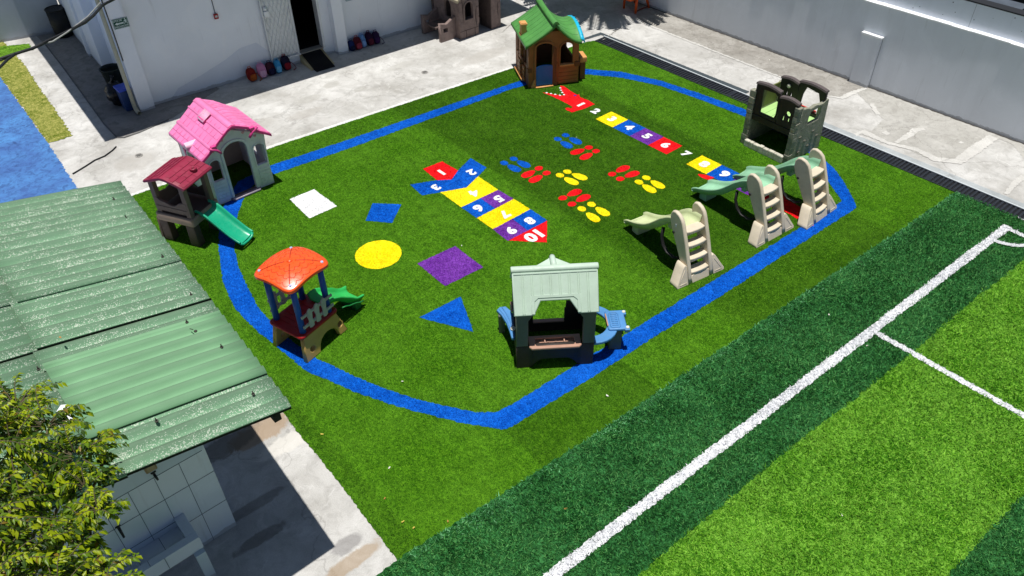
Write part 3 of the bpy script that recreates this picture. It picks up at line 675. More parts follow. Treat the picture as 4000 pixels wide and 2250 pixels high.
# roof: barrel shaped with courses
prof = [(-.30, 1.33), (-.27, 1.365), (-.06, 1.435), (.12, 1.485), (.22, 1.49), (.40, 1.43), (.60, 1.36), (.63, 1.325)]
m = MB(); m.plate(prof+[(.60, 1.30), (.40, 1.36), (.22, 1.425), (.12, 1.42), (-.06, 1.37), (-.25, 1.30)], -.06, .74, 'yz', bev=.014)
rf = m.build('roof', MR, t)
m = MB()
def rz2(y):
    for (a, za), (b, zb) in zip(prof, prof[1:]):
        if a <= y <= b: return za+(zb-za)*(y-a)/(b-a)
for i, (ya, yb) in enumerate(((-.27, -.17), (-.165, -.065), (-.06, .035), (.04, .13), (.21, .30), (.305, .40), (.405, .50), (.505, .59))):
    for k in range(4):
        xa = -.04+.19*k+(.06 if i % 2 else 0); xb = min(xa+.182, .725)
        q = [(xa, ya, rz2(ya)+.01), (xb, ya, rz2(ya)+.01), (xb, yb, rz2(yb)+.004), (xa, yb, rz2(yb)+.004)]
        m.loft([[(p[0], p[1], p[2]-.02) for p in q], q], smooth=False)
m.build('shingles', MR, rf)
m = MB(); m.tube([(.44+.045*math.cos(a), -.13+.045*math.sin(a), rz2(-.13)+.045) for a in np.linspace(0, 6.283, 15)[:-1]], .022, 8, closed=True); m.cyl((.44, -.13, rz2(-.13)+.012), .055, .05); m.build('chimney', MR, rf)
path = [(-.10, .60), (-.20, .585), (-.32, .52), (-.50, .38), (-.66, .26), (-.80, .17), (-.93, .11)]
def sweep_neg(path, half, side): return chute_mesh([(-a, b) for a, b in path], half, side)
m = sweep_neg(path, lambda u: .185, lambda u: .10-.03*u)
m.tube([(-.19, .94, .15), (-.14, .96, .10), (0, .965, .09), (.14, .96, .10), (.19, .94, .15)], .024, 8)
c = m.build('slide_chute', TE, t); c.rotation_euler = (0, 0, math.pi); c.location = (.39, 0, 0)
m = MB(); m.cyl((.32, -.17, .61), .035, .012); m.build('bolt_cover', TE, t)
m = MB(); m.plate([(-.02, 0), (.18, 0), (.14, .5), (.02, .5)], .64, .70, 'xz', bev=.01, M=Matrix.Translation((0, 0, 0))); m.build('rear_ladder', TPD, t)

# ------------------------------------------------------------------ tower with the orange roof
t = thing('climber_with_slide', 'toy tower with an orange domed roof on blue posts, red deck and green slide', 'play tower', (3.25, 8.81, .012), 15.5)
TAN = plastic('tan_plastic', 'c9a35e', .45, .08, .2); RD = plastic('dark_red_plastic', '9c1518', .35, .1, .12); BL = plastic('post_blue_plastic', '1a55b4', .38, .1, .15); ORG = plastic('orange_plastic', 'f4581c', .26, .05, .08, spec=.6)
GRN = plastic('slide_green_plastic', '2fb457', .35, .07, .08); GY = plastic('grey_white_plastic', 'b3b3a8', .5, .08, .3)
side = [(-.02, 0), (.30, 0), (.31, .06), (.335, .13), (.38, .20), (.45, .24), (.53, .255), (.61, .24), (.68, .20), (.72, .13), (.735, .06), (.745, 0), (.93, 0), (.86, .22), (.78, .47), (.06, .47), (.02, .25)]
for y0, y1 in ((-.03, .06), (.56, .65)):
    sg = -1 if y0 < 0 else 1
    SPL = Matrix(((1,0,0,0),(0,1,-sg*.10,sg*.047),(0,0,1,0),(0,0,0,1)))
    m = MB(); m.plate(side, y0, y1, 'xz', M=SPL, holes=[circ(.17, .17, .052), circ(.80, .20, .052)], bev=.016)
    yy = y0-.004 if y0 < 0 else y1+.004
    m.tube([(.27, yy, .02), (.285, yy, .12), (.33, yy, .22), (.42, yy, .285), (.53, yy, .305), (.63, yy, .285), (.71, yy, .22), (.745, yy, .13)], .006, 6)
    m.tube([(.03, yy, .075), (.09, yy, .055), (.16, yy, .085), (.24, yy, .06)], .009, 6); m.tube([(.77, yy, .06), (.82, yy, .085), (.88, yy, .06)], .009, 6)
    for v in m.bm.verts:
        if abs(v.co.y-yy) < .012 and False: pass
    m.build('base_panel', TAN, t)
MB().plate(rrect(.00, .83, -.06, .68, .07), .455, .525, 'xy', bev=.028).build('deck', RD, t)
m = MB()
for k in range(6): m.box(.14+k*.09, .215+k*.09, .06, .56, .52, .532, .005)
m.build('deck_board', RD, t)
for x, y in ((.125, .03), (.70, .03), (.125, .60), (.70, .60)):
    p = MB().tube([(x, y, .52), (x, y, .95), (x, y, .955), (x, y, 1.42)], [.052, .048, .052, .046], 12).build('post', BL, t)
def roof_fn(u, v):
    a = 2*u-1; b = 2*v-1; q = .07
    x = .412+(.46*a)*(1-q*(1-a*a)*0)*(1-.05*b*b*0); y = .315+.43*b
    # rounded corners
    r = max(abs(a), abs(b)); s_ = (abs(a)**6+abs(b)**6)**(1/6)
    k = r/s_ if s_ > 0 else 1
    x = .412+(.45*a)*k; y = .315+(.42*b)*k
    return (x, y, 1.62-.095*(a*a+b*b)*k*k+.012*math.exp(-((a*a+b*b)/.012)))
m = MB(); m.grid(roof_fn, 28, 28, thick=.045); rf = m.build('roof', ORG, t)
m = MB()
for a in (45, 135, 225, 315):
    pts = []
    for k in range(2, 13):
        u = .5+.5*(k/14)*math.copysign(1, math.cos(R(a))); v = .5+.5*(k/14)*math.copysign(1, math.sin(R(a)))
        p = roof_fn(u, v); pts.append((p[0], p[1], p[2]+.001))
    m.tube(pts, .008, 6)
for qd in range(4):
    for ring in range(3):
        for k in range(3+ring):
            n = 3+ring; f = (k+.5)/n*2-1; rr = .36+.22*ring
            base = [(rr, f*rr), (f*rr, rr), (-rr, f*rr), (f*rr, -rr)][qd]
            pts = []
            for w_ in np.linspace(-1, 1, 7):
                tt = base[1 if qd % 2 == 0 else 0]+w_*rr/n; out = rr+.09*(1-w_*w_)
                a_, b_ = [(out, tt), (tt, out), (-out, tt), (tt, -out)][qd]
                p = roof_fn((a_+1)/2, (b_+1)/2); pts.append((p[0], p[1], p[2]))
            m.tube(pts, .0048, 5)
m.build('scale_relief', plastic('deep_orange_groove', 'b8340c', .4), rf)
m = MB(); m.ball((.412, .315, 1.628), .045, (1, 1, .4)); m.build('roof_knob', ORG, rf)
for x, y in ((.05, -.04), (.77, -.04), (.05, .67), (.77, .67)):
    z = 1.515; m = MB(); m.cyl((x+(.03 if x < .4 else -.03), y+(.03 if y < .3 else -.03), z-.012), .022, .05, n=12); m.build('screw_cap', plastic('bluish_cap', 'a9b4d6', .4), rf)
def fence(y, nm):
    m = MB()
    for z in (.66, .86): m.box(.10, .76, y-.014, y+.014, z-.024, z+.024, .01)
    for k in range(3):
        x = .25+k*.15
        pts = [(x-.042, .60), (x-.050, .66), (x-.034, .74), (x-.050, .83), (x-.040, .915), (x-.014, .945), (x+.02, .95), (x+.044, .92), (x+.052, .84), (x+.036, .75), (x+.052, .67), (x+.046, .60), (x, .585)]
        m.plate(pts, y-.032 if y < .3 else y+.006, y-.006 if y < .3 else y+.032, 'xz', bev=.008)
    m.build(nm, GY, t)
fence(-.045, 'railing'); fence(.675, 'railing')
path = [(.0, .57), (.14, .56), (.28, .50), (.42, .37), (.55, .27), (.68, .20), (.78, .155)]
m = chute_mesh(path, lambda u: .195+.02*math.sin(u*12)*(.3 if u > .3 else 0), lambda u: .075+.012*math.sin(u*14))
c = m.build('slide_chute', GRN, t); c.rotation_euler = (0, 0, -math.pi/2); c.location = (.72, .28, 0)
m = MB()
for s_ in (-1, 1): m.tube([(1.0+.08*k, .28+s_*.235, .36-.035*k+.008*math.sin(k*2.2)) for k in range(7)], .012, 6)
m.plate([(1.33, 0), (1.48, 0), (1.48, .16), (1.33, .20)], .10, .46, 'xz', bev=.02); m.build('slide_base', plastic('deep_green_plastic', '1a7a3c', .4), t)

# ------------------------------------------------------------------ playhouse with the pale roof and blue side tables
t = thing('playhouse', 'toy picnic playhouse with a pale sage roof, dark base and blue curved side tables', 'playhouse', (5.64, 6.456, .012), -37.4)
SG = plastic('pale_sage_plastic', 'b9cdbc', .45, .05, .2); GC = plastic('grey_green_plastic', '5f655a', .55, .1, .3); DB = plastic('dark_brown_base', '2c2420', .6, .12, .3); PT = plastic('pinkish_tan_plastic', 'b28a76', .5, .08, .2)
BT = plastic('dusty_blue_plastic', '4d86bd', .4, .08, .2); BW = plastic('bolt_white', 'd5d3c6', .4)
m = MB(); m.plate([(0, 0), (.235, 0), (.30, .10), (.40, .17), (.80, .17), (.90, .10), (.965, 0), (1.2, 0), (1.2, .46), (0, .46)], 0, .075, 'xz', bev=.012)
m.box(.26, .94, -.012, .0, .19, .40, .006); m.build('front_base', DB, t)
for x0, x1 in ((0, .075), (1.125, 1.2)):
    MB().plate([(.075, 0), (.22, 0), (.28, .12), (.62, .12), (.68, 0), (.80, 0), (.80, .46), (.075, .46)], x0, x1, 'yz', bev=.012).build('side_base', DB, t)
m = MB(); m.plate([(0, 0), (1.2, 0), (1.2, .46), (.84, .46), (.84, .19), (.33, .19), (.33, .46), (0, .46)], .80, .86, 'xz', bev=.01); m.build('back_base', DB, t)
MB().box(.33, .84, .79, .87, .19, .215, .008).build('back_sill', PT, t)
colp = [(0, .46), (.185, .46), (.185, .98), (.215, 1.02), (.25, 1.09), (.25, 1.17), (0, 1.17)]
for f in (0, 1):
    P = [(x if not f else 1.2-x, z) for x, z in colp]
    if f: P = P[::-1]
    MB().plate(P, .0, .10, 'xz', bev=.014).build('front_column', GC, t)
for x0 in (.0, 1.03): MB().box(x0, x0+.17, .72, .86, .46, 1.17, .014).build('back_column', DB, t)
MB().plate([(.84, .2), (1.04, .2), (1.04, .62), (.86, .62)], .79, .84, 'xz', bev=.01).build('half_door', DB, t)
# counter tray with sunken basin
m = MB(); m.plate([(.24, -.06), (.96, -.06), (1.0, -.02), (1.0, .22), (.20, .22), (.20, -.02)], .425, .47, 'xy', holes=[rrect(.30, .90, .0, .17, .03)], bev=.012)
m.plate(rrect(.28, .92, -.02, .19, .03), .39, .41, 'xy', bev=.004); m.box(.44, .46, .0, .17, .40, .455, .006); m.box(.74, .76, .0, .17, .40, .455, .006)
m.tube([(.50+.03*math.cos(a), .09+.03*math.sin(a), .42) for a in np.linspace(0, 6.28, 11)[:-1]], .008, 6, closed=True); m.tube([(.62+.03*math.cos(a), .09+.03*math.sin(a), .42) for a in np.linspace(0, 6.28, 11)[:-1]], .008, 6, closed=True)
m.build('counter_tray', PT, t)
# roof slopes as sloped plates
def slope(y0, z0, y1, z1, x0, x1, notch=None, thick=.04):
    L = math.hypot(y1-y0, z1-z0); a = math.atan2(z1-z0, y1-y0)
    M = Matrix.Translation((0, y0, z0)) @ Matrix.Rotation(a, 4, 'X')
    out = [(x0, 0), (x1, 0), (x1, L), (x0, L)]
    if notch: out = [(x0+.0, 0), (notch[0], 0), (notch[0]+.02, .05), (notch[1], notch[4]), (notch[2], notch[4]), (notch[3]-.02, .05), (notch[3], 0), (x1, 0), (x1, L), (x0, L)]
    return out, M, L
out, M, L = slope(-.035, 1.125, .36, 1.66, -.03, 1.235, notch=(.275, .375, .80, .925, .21))
m = MB(); m.plate(out, -.045, 0, 'xy', bev=.016, M=M)
for k in range(8):
    x = .12+.1375*k; lo = .03 if (k == 0 or k == 7) else .30
    if k in (0, 7) or True: [m.box(x+dx-.004, x+dx+.004, lo if k in (0, 7) else .30, L-.06, .0, .016, .003, M=M) for dx in (-.014, .014)]
m.plate([(.235, .02), (.285, .02), (.285, .21), (.34, .255), (.86, .255), (.915, .21), (.915, .02), (.965, .02), (.965, .30), (.235, .30)], .0, .012, 'xy', bev=.004, M=M)
m.plate([(-.01, L-.055), (1.215, L-.055), (1.215, L-.035), (-.01, L-.035)], .0, .010, 'xy', bev=.003, M=M)
rf = m.build('roof', SG, t)
out, M, L2 = slope(.92, 1.125, .44, 1.66, -.03, 1.235, notch=None)
out = [(x, y) for x, y in out]; Mb = Matrix.Translation((1.205, .92, 1.125)) @ Matrix.Rotation(math.pi, 4, 'Z') @ Matrix.Rotation(math.atan2(.535, .48), 4, 'X')
m = MB(); m.plate(out, -.045, 0, 'xy', bev=.014, M=Mb); m.build('back_roof', SG, rf)
m = MB(); m.plate([(.345, 1.625), (.345, 1.675), (.375, 1.70), (.425, 1.70), (.455, 1.675), (.455, 1.625)], -.045, 1.25, 'yz', bev=.012); m.build('ridge_cap', SG, rf)
m = MB(); m.tube([(.60, .42, 1.655), (.60, .66, 1.635), (.60, .72, 1.61)], .045, 10)
for s_ in (-1, 1):
    q = [(.60, .42, 1.67), (.60, .72, 1.645), (.60+s_*.38, .62, 1.30), (.60+s_*.38, .43, 1.645)]
    m.loft([[(p[0], p[1], p[2]-.03) for p in q], q], smooth=False)
    m.tube([(.60+s_*.16, .44, 1.60), (.60+s_*.19, .62, 1.47)], .008, 6)
m.build('dormer', SG, rf)
MB().plate([(.02, 1.13), (.90, 1.13), (.44, 1.62), (.36, 1.62)], .0, .03, 'yz', bev=.006).build('gable', GC, t)
MB().plate([(.02, 1.13), (.90, 1.13), (.44, 1.62), (.36, 1.62)], 1.17, 1.2, 'yz', bev=.006).build('gable', GC, t)
# right-hand half-ring table
co = []; ci = []
for k in range(15):
    a = R(-92+184*k/14); co.append((1.24+.40*math.cos(a), .46+.44*math.sin(a))); ci.append((1.20+.27*math.cos(a), .47+.29*math.sin(a)))
m = MB(); m.plate([(1.20, .02)]+co+[(1.20, .90)]+ci[::-1], .385, .44, 'xy', bev=.014)
tb = m.build('ring_table', BT, t)
m = MB(); m.plate(rrect(1.46, 1.76, .26, .70, .04), .42, .475, 'xy', bev=.018)
for x0 in (1.44, 1.78): pass
m.box(1.72, 1.80, .24, .34, .40, .468, .018); m.box(1.72, 1.80, .60, .70, .40, .468, .018)
m.build('table_panel', BT, tb)
m = MB()
m.tube([(1.51, .32, .478), (1.51, .60, .478), (1.53, .64, .478), (1.64, .64, .478), (1.66, .60, .478), (1.66, .32, .478), (1.64, .30, .478), (1.53, .30, .478)], .008, 6, closed=True)
for k in range(7): m.tube([(1.535, .35+.042*k, .477), (1.635, .35+.042*k, .477)], .008, 6)
m.build('grille_relief', BT, tb)
for y in (.29, .65):
    m = MB(); m.cyl((1.765, y, .475), .028, .03, bev=.008); m.build('eye_knob', BW, tb)
MB().box(1.455, 1.475, .34, .62, .40, .485, .006).build('front_rail', PT, tb)
MB().box(1.50, 1.69, .29, .56, 0, .40, .02, taper=1.05).build('table_leg', GC, tb)
# left curved counter with a track
out = [(0, .24), (-.055, .245), (-.075, .40), (-.11, .58), (-.18, .78), (-.25, .90), (-.20, .97), (-.10, .98), (-.02, .86), (0, .80)]
m = MB(); m.plate(out, .37, .435, 'xy', bev=.012); 
m.tube([(-.02, .46, .437), (-.05, .62, .437), (-.10, .80, .437), (-.16, .95, .437)], .010, 6); m.tube([(-.06, .44, .437), (-.095, .62, .437), (-.15, .80, .437), (-.21, .91, .437)], .008, 6)
tb = m.build('side_counter', BT, t)
MB().box(-.23, -.12, .80, .95, .0, .38, .02, taper=.9).build('counter_leg', GC, tb)
m = MB(); m.cyl((-.02, .42, .455), .040, .05, bev=.012); m.cyl((-.02, .42, .475), .02, .05, bev=.004); m.build('knob', BW, tb)
m = MB(); m.box(-.035, .0, .76, .84, .50, .66, .01); m.build('hook_plate', PT, t)

# ------------------------------------------------------------------ brown playhouse with green roof
t = thing('playhouse', 'brown toy cottage with a flared green roof, tan chimney and blue half door', 'playhouse', (12.20, 13.40, .012), -28)
BR = plastic('brown_plastic', 'a86c3a', .5, .12, .3); BRD = plastic('dark_brown_plastic', '7d4d2a', .55, .12, .3); RG = plastic('roof_green_plastic', '4f8f45', .42, .10, .12); CY = plastic('cyan_plastic', '18b5dd', .35, .06, .08)
TNO = plastic('tan_orange_plastic', 'd59a5c', .45, .08, .2); BLD = plastic('door_blue_plastic', '1c6fc0', .4, .08, .15)
out = [(0, 0), (.15, 0), (.15, .0), (1.29, 0), (1.27, 1.10), (1.12, 1.18), (.80, 1.36), (.765, 1.385), (.53, 1.385), (.49, 1.36), (.18, 1.18), (.01, 1.10)]
MB().plate(out, 0, .07, 'xz', holes=[arch(.19, .60, .045, 1.115, .11), arch(.80, 1.12, .53, 1.07, .15)], bev=.014).build('front_wall', BR, t)
m = MB(); ringplate(m, .19, .60, .0, 1.115, .11, .05, -.03, .0, False); m.build('door_frame', BR, t)
m = MB(); m.plate([(.60, .0), (.74, 0), (.70, .30), (.70, .95), (.60, 1.05)], -.045, .0, 'xz', bev=.012); m.build('door_post', BRD, t)
MB().plate(arch(.185, .605, .045, .575, .06), -.045, -.010, 'xz', bev=.014).build('half_door', BLD, t)
m = MB(); m.plate([(.05, 0), (.17, 0), (.17, .22), (.13, .20), (.08, .10)], -.05, -.005, 'xz', bev=.01); m.build('door_stone', TNO, t)
MB().plate([(.17, -.10), (.62, -.09), (.62, .02), (.17, .02)], 0, .035, 'xy', bev=.012).build('door_step', TNO, t)
MB().box(.78, 1.14, -.06, .02, .49, .53, .014).build('window_sill', TNO, t)
m = MB(); ringplate(m, .80, 1.12, .53, 1.07, .15, .035, -.02, .0); m.build('window_frame', BR, t)
m = MB()
for z in (.07, .17, .27, .37, .455): m.box(.755, 1.26, -.014, .0, z-.045, z+.038, .008)
m.build('clapboard', BR, t)
m = MB(); m.box(1.17, 1.30, -.04, .06, .44, .56, .02); m.build('corner_block', BRD, t)
m = MB(); m.box(-.03, .09, -.03, .07, .40, .50, .02); m.build('corner_block', BRD, t)
MB().cyl((.70, -.035, .60), .028, .03, axis='y').build('knob', BRD, t)
MB().plate([(.07, 0), (1.30, 0), (1.30, 1.10), (.07, 1.10)], 0, .06, 'yz', holes=[rect(.84, 1.12, .50, 1.0), rect(.20, .42, .50, .98)], bev=.012).build('side_wall', BRD, t)
MB().plate([(.07, 0), (1.30, 0), (1.30, 1.08), (.07, 1.08)], 1.22, 1.28, 'yz', holes=[arch(.25, 1.05, .50, 1.02, .15)], bev=.012).build('side_wall', BRD, t)
MB().plate([(0, 0), (1.28, 0), (1.28, 1.10), (.64, 1.40), (0, 1.10)], 1.28, 1.34, 'xz', holes=[arch(.16, .62, .60, 1.22, .12)], bev=.012).build('back_wall', BRD, t)
# stone chimney on the left wall
m = MB()
for i in range(11):
    z = i*.105; wd = .20 if i % 2 else .18
    m.box(-.075-(.02 if i < 5 else 0), .0, .60-wd/2, .60+wd/2, z+.004, z+.101, .015)
m.build('chimney_stack', BR, t)
for i, (y, z) in enumerate(((.40, .08), (.42, .22), (.88, .10), (.90, .24), (.38, .36), (.92, .38), (.98, .50))):
    m = MB(); m.box(-.045, .0, y-.10, y+.08, z-.055, z+.06, .015); m.build('stone_relief', BR, t)
MB().box(-.11, .0, .30, 1.06, .06, .105, .012).build('hearth_ledge', TNO, t)
m = MB(); m.tube([(-.03, .36, .52), (-.05, .44, .60), (-.05, .60, .635), (-.05, .80, .62), (-.03, .92, .54)], .028, 8); m.build('stove_arch', BRD, t)
m = MB(); m.box(-.045, .085, .52, .70, 1.14, 1.38, .012); m.box(-.065, .105, .50, .72, 1.375, 1.42, .012); m.box(-.045, .085, .52, .70, 1.415, 1.435, .006); m.build('chimney', TNO, t)
# roof: left slope concave, right slope rising to an arched eave
def lz(u): return 1.615-.50*(u**.82)
def left(u, v):
    return (.66-.76*u, -.09+1.50*v, lz(u)+.03*(u**6)*0)
def right(u, v):
    hump = math.sin(math.pi*min(1, max(0, (v-.02)/.96)))
    ze = 1.105+.26*hump**.8; zr = lz(u); z = zr*(1-u*u)+ze*u*u if u > 0 else 1.615
    return (.62+.68*u, -.09+1.50*v, z)
m = MB(); m.grid(left, 18, 12, thick=.055); rf = m.build('roof', RG, t)
m = MB(); m.grid(right, 18, 18, thick=.055); m.build('roof_slope', RG, rf)
m = MB(); m.loft([[(.64+a, y, 1.60+b+(.015 if k in (0, 1, 5, 6) else 0)) for a, b in ((-.09, -.045), (-.065, .0), (-.02, .045), (.02, .045), (.065, .0), (.09, -.045), (0, -.03))] for k, y in enumerate((-.13, -.10, .3, .6, .9, 1.43, 1.46))]); m.build('ridge_cap', RG, rf)
m = MB()
for v in np.linspace(.12, .9, 7):
    m.tube([(lambda p: (p[0], p[1], p[2]-.001))(left(u, v)) for u in np.linspace(.1, .96, 12)], .0045, 5)
    m.tube([(lambda p: (p[0], p[1], p[2]-.001))(right(u, v)) for u in np.linspace(.1, .94, 12)], .0045, 5)
m.build('board_groove', plastic('roof_groove_green', '35652e', .6), rf)
m = MB(); m.loft([[left(u, 0)[:1]+(-.115, left(u, 0)[2]+.012), left(u, 0)[:1]+(-.085, left(u, 0)[2]+.016), left(u, 0)[:1]+(-.085, left(u, 0)[2]-.07), left(u, 0)[:1]+(-.115, left(u, 0)[2]-.07)] for u in np.linspace(0, 1, 12)])
m.loft([[right(u, 0)[:1]+(-.115, right(u, 0)[2]+.012), right(u, 0)[:1]+(-.085, right(u, 0)[2]+.016), right(u, 0)[:1]+(-.085, right(u, 0)[2]-.07), right(u, 0)[:1]+(-.115, right(u, 0)[2]-.07)] for u in np.linspace(0, 1, 12)])
m.build('fascia', RG, rf)
m = MB(); L_ = []
for v in np.linspace(.03, .80, 16):
    p = right(1, v); x, y, z = p
    L_.append([(x-.01, y, z+.012), (x+.07, y, z-.01), (x+.105, y, z-.07), (x+.095, y, z-.11), (x+.06, y, z-.05), (x-.01, y, z-.03)])
m.loft(L_)
for k in range(5): 
    v = .1+.16*k; p = right(1, v); m.box(p[0]+.0, p[0]+.082, p[1]-.004, p[1]+.004, p[2]-.02, p[2]+.006, .002)
m.build('awning_strip', CY, t)
# side counter post on the right
m = MB(); m.box(1.36, 1.50, .12, .30, .0, .46, .02); m.build('mailbox_post', BRD, t)
m = MB(); m.box(1.33, 1.52, .08, .46, .46, .60, .03); m.build('side_counter', TNO, t)
MB().box(.25, .63, .62, .80, .78, .98, .03).build('inner_shelf', plastic('dark_green_plastic', '12332c', .5), t)

# ------------------------------------------------------------------ castle climber
t = thing('castle_climber', 'toy castle climber with black panels, pale stone-textured sides and a light green floor', 'play castle', (13.92, 8.24, .012), -93)
def stone(name, c):
    if name in MATS: return MATS[name]
    q = NT(name); c = rgb(c); n = q.noise(9, det=5, rough=.7); n2 = q.noise(38, det=3)
    q.col(q.mix(q.ramp(n, [(.3, 0.), (.7, 1.)]), tuple(x*.62 for x in c), c)); q.rough(.75); q.bump(q.math('ADD', n, q.math('MULTIPLY', n2, .5)), .9, .05); MATS[name] = q.m; return q.m
ST = stone('stone_plastic', 'a3a390'); STL = stone('light_stone_plastic', 'e0decb'); BK = plastic('black_brown_plastic', '1e1a1b', .5, .15, .3); BKT = plastic('grey_brown_cap', '5a5150', .5, .1, .3); LG = plastic('lime_floor_plastic', 'a9d184', .5, .08, .15)
def stones(xs, y0, y1, z0, z1, mat=STL, nm='stone_block'):
    for a, b in zip(xs, xs[1:]):
        MB().box(a+.003, b-.003, y0-random.uniform(.0, .018), y1, z0, z1+random.uniform(-.015, .012), .018).build(nm, mat, t)
stones([.08, .21, .31, .46, .57, .70, .86, 1.08], -.085, .0, 0, .155)
for x0, x1 in ((-.03, .085), (1.07, 1.17)):
    z = 0
    while z < 1.26:
        h = random.uniform(.09, .16); h = min(h, 1.30-z)
        e = random.uniform(0, .03)
        m = MB(); m.box(x0-(e if x0 < .5 else 0), x1+(e if x0 > .5 else 0), -.03-random.uniform(0, .02), .10, z, z+h-.004, .016); m.build('corner_stone', ST, t); z += h
for x0, x1 in ((-.02, .06), (1.09, 1.17)):
    sp = [(.10, 0), (1.12, 0), (1.08, .5), (1.03, 1.17), (.93, 1.20), (.86, 1.15), (.74, 1.15), (.58, 1.19), (.42, 1.16), (.30, 1.21), (.10, 1.24)]
    MB().plate(sp, x0, x1, 'yz', holes=[[(.42, .79), (.78, .79), (.80, .92), (.78, 1.08), (.66, 1.08), (.45, 1.07), (.41, .95)]], bev=.018).build('side_wall', ST, t)
for y, z in ((.25, .55), (.45, .40), (.70, .55), (.62, .22), (.30, .18), (.88, .38)):
    m = MB(); m.ball((1.175, y, z), .04, (.5, 1.2, .6)); m.build('climbing_hold', stone('dark_stone', '6f6f62'), t)
m = MB(); m.box(.05, 1.10, .0, .05, .62, .76, .012); m.box(.05, 1.10, -.012, .0, .745, .76, .003); m.build('front_beam', BK, t)
def capped(x0, x1, z0, z1, y, holes, name, sag=.04):
    n = 8; topo = [(x0+(x1-x0)*k/n, z1-sag+sag*math.sin(math.pi*k/n)) for k in range(n+1)]
    MB().plate([(x0, z0)]+[(x1, z0)]+topo[::-1], y, y+.055, 'xz', holes=holes, bev=.012).build(name, BK, t)
    m = MB(); m.loft([[(x, y-.03, z-.005), (x, y-.02, z+.032), (x, y+.075, z+.032), (x, y+.085, z-.005)] for x, z in topo], smooth=False)
    m.build('panel_cap', BKT, t)
capped(.05, .66, .76, 1.475, .0, [[(.25, .84), (.60, .84), (.63, .95), (.615, 1.33), (.52, 1.38), (.25, 1.36)]], 'front_panel')
capped(.67, 1.13, .76, 1.385, .0, [circ(.92, 1.07, .055), [(.80, .88), (.84, .88), (.84, 1.0), (.815, .98)], [(.93, .90), (.97, .90), (.965, .98), (.95, 1.0), (.935, .98)]], 'front_panel')
capped(.04, .50, .70, 1.33, .88, [[(.33, .95), (.37, .95), (.35, 1.12)], [(.22, .95), (.26, .95), (.24, 1.12)]], 'back_panel')
capped(.50, 1.16, .70, 1.40, .88, [[(.60, .80), (1.03, .80), (1.05, 1.10), (.98, 1.27), (.68, 1.30), (.62, 1.12)]], 'back_panel')
MB().plate(rect(.06, 1.10, .04, 1.05), .70, .735, 'xy', bev=.008).build('floor', LG, t)
m = MB()
for k in range(1, 6): m.box(.07+.17*k-.004, .07+.17*k+.004, .06, 1.03, .734, .738, 0)
m.build('floor_groove', plastic('floor_groove_green', '6f9a55', .6), t)
MB().box(.03, .06, .1, .86, .76, 1.20, .01).build('inner_panel', plastic('olive_panel', '6f7440', .6), t)
m = MB(); m.box(.50, .96, .945, 1.02, .735, .82, .02); m.build('slide_top', plastic('red_slide_plastic', 'd8402c', .35), t)
m = MB(); m.cyl((.27, .865, 1.18), .045, .03, axis='y', bev=.006); m.cyl((.27, .85, 1.18), .022, .04, axis='y'); m.build('ship_knob', STL, t)
MB().plate([(.08, .0), (1.08, .0), (1.08, .62), (.08, .62)], .95, 1.0, 'xz', bev=.01).build('rear_wall', BK, t)

# ------------------------------------------------------------------ stone cottage by the building
t = thing('playhouse', 'grey-brown stone-textured toy castle house standing against the white building', 'playhouse', (12.79, 16.82, .0), -1)
SB = stone('brown_stone_plastic', '94807a'); SBD = stone('dark_stone_plastic', '6d5d58'); STR = plastic('stone_roof_tan', 'b6aa90', .7, .12, .3)
MB().plate([(0, 0), (.64, 0), (.64, 1.32), (1.10, 1.32), (1.10, 0), (1.44, 0), (1.44, 1.22), (1.2, 1.5), (.72, 1.75), (.25, 1.5), (0, 1.22)], 0, .10, 'xz', holes=[arch(.17, .45, .51, .98, .14)], bev=.012).build('front_wall', SB, t)
m = MB(); ringplate(m, .17, .45, .51, .98, .14, .045, -.02, .0); m.build('window_surround', SB, t)
m = MB(); m.box(-.006, .65, -.008, .002, .215, .225, 0)
for x in (.19, .50): m.box(x, x+.010, -.008, .002, .0, .21, 0)
for x, z0, z1 in ((.56, .25, 1.2), (1.34, .3, 1.2), (.09, .5, 1.2)):
    m.tube([(x+.02*math.sin(z*9), -.004, z) for z in np.arange(z0, z1, .08)], .006, 5)
m.build('mortar_groove', flat('mortar_dark', (.04, .028, .026)), t)
for x0, z0, z1 in ((.0, .23, .48), (.0, .50, .76), (.0, .78, 1.0), (.57, .3, .5), (.57, .52, .78), (.57, .80, 1.1), (1.34, .23, .42), (1.34, .45, .7), (1.34, .73, 1.0)):
    MB().box(x0, x0+.085, -.012, .0, z0, z1, .008).build('stone_relief', SB, t)
MB().box(-.02, 1.46, 1.2, 1.28, 0, 1.22, .01).build('back_wall', SBD, t)
MB().plate([(.10, 0), (1.2, 0), (1.2, 1.22), (.10, 1.22)], 0, .08, 'yz', holes=[arch(.40, .70, .48, .96, .15)], bev=.01).build('side_wall', SB, t)
MB().plate([(.10, 0), (1.2, 0), (1.2, 1.22), (.10, 1.22)], 1.36, 1.44, 'yz', bev=.01).build('side_wall', SBD, t)
MB().box(1.08, 1.10, -.0, .5, 0, 1.3, .004).build('open_door', SBD, t)
m = MB()
for s_ in (-1, 1):
    q = [(.72, -.12, 1.86), (.72, 1.3, 1.86), (.72+s_*.86, 1.3, 1.14), (.72+s_*.86, -.12, 1.14)]
    m.loft([[(p[0], p[1], p[2]-.07) for p in q], q], smooth=False)
m.build('roof', STR, t)
for y0, y1 in ((.20, .30), (1.0, 1.12)):
    MB().plate([(-.53, 0), (0, 0), (0, .62), (-.04, .60), (-.30, .47), (-.53, .53)], y0, y1, 'xz', holes=[rect(-.42, -.27, .25, .36)] , bev=.014).build('garden_wall', SB, t)
MB().box(-.50, -.02, .45, .90, .28, .34, .02).build('side_bench', SBD, t)

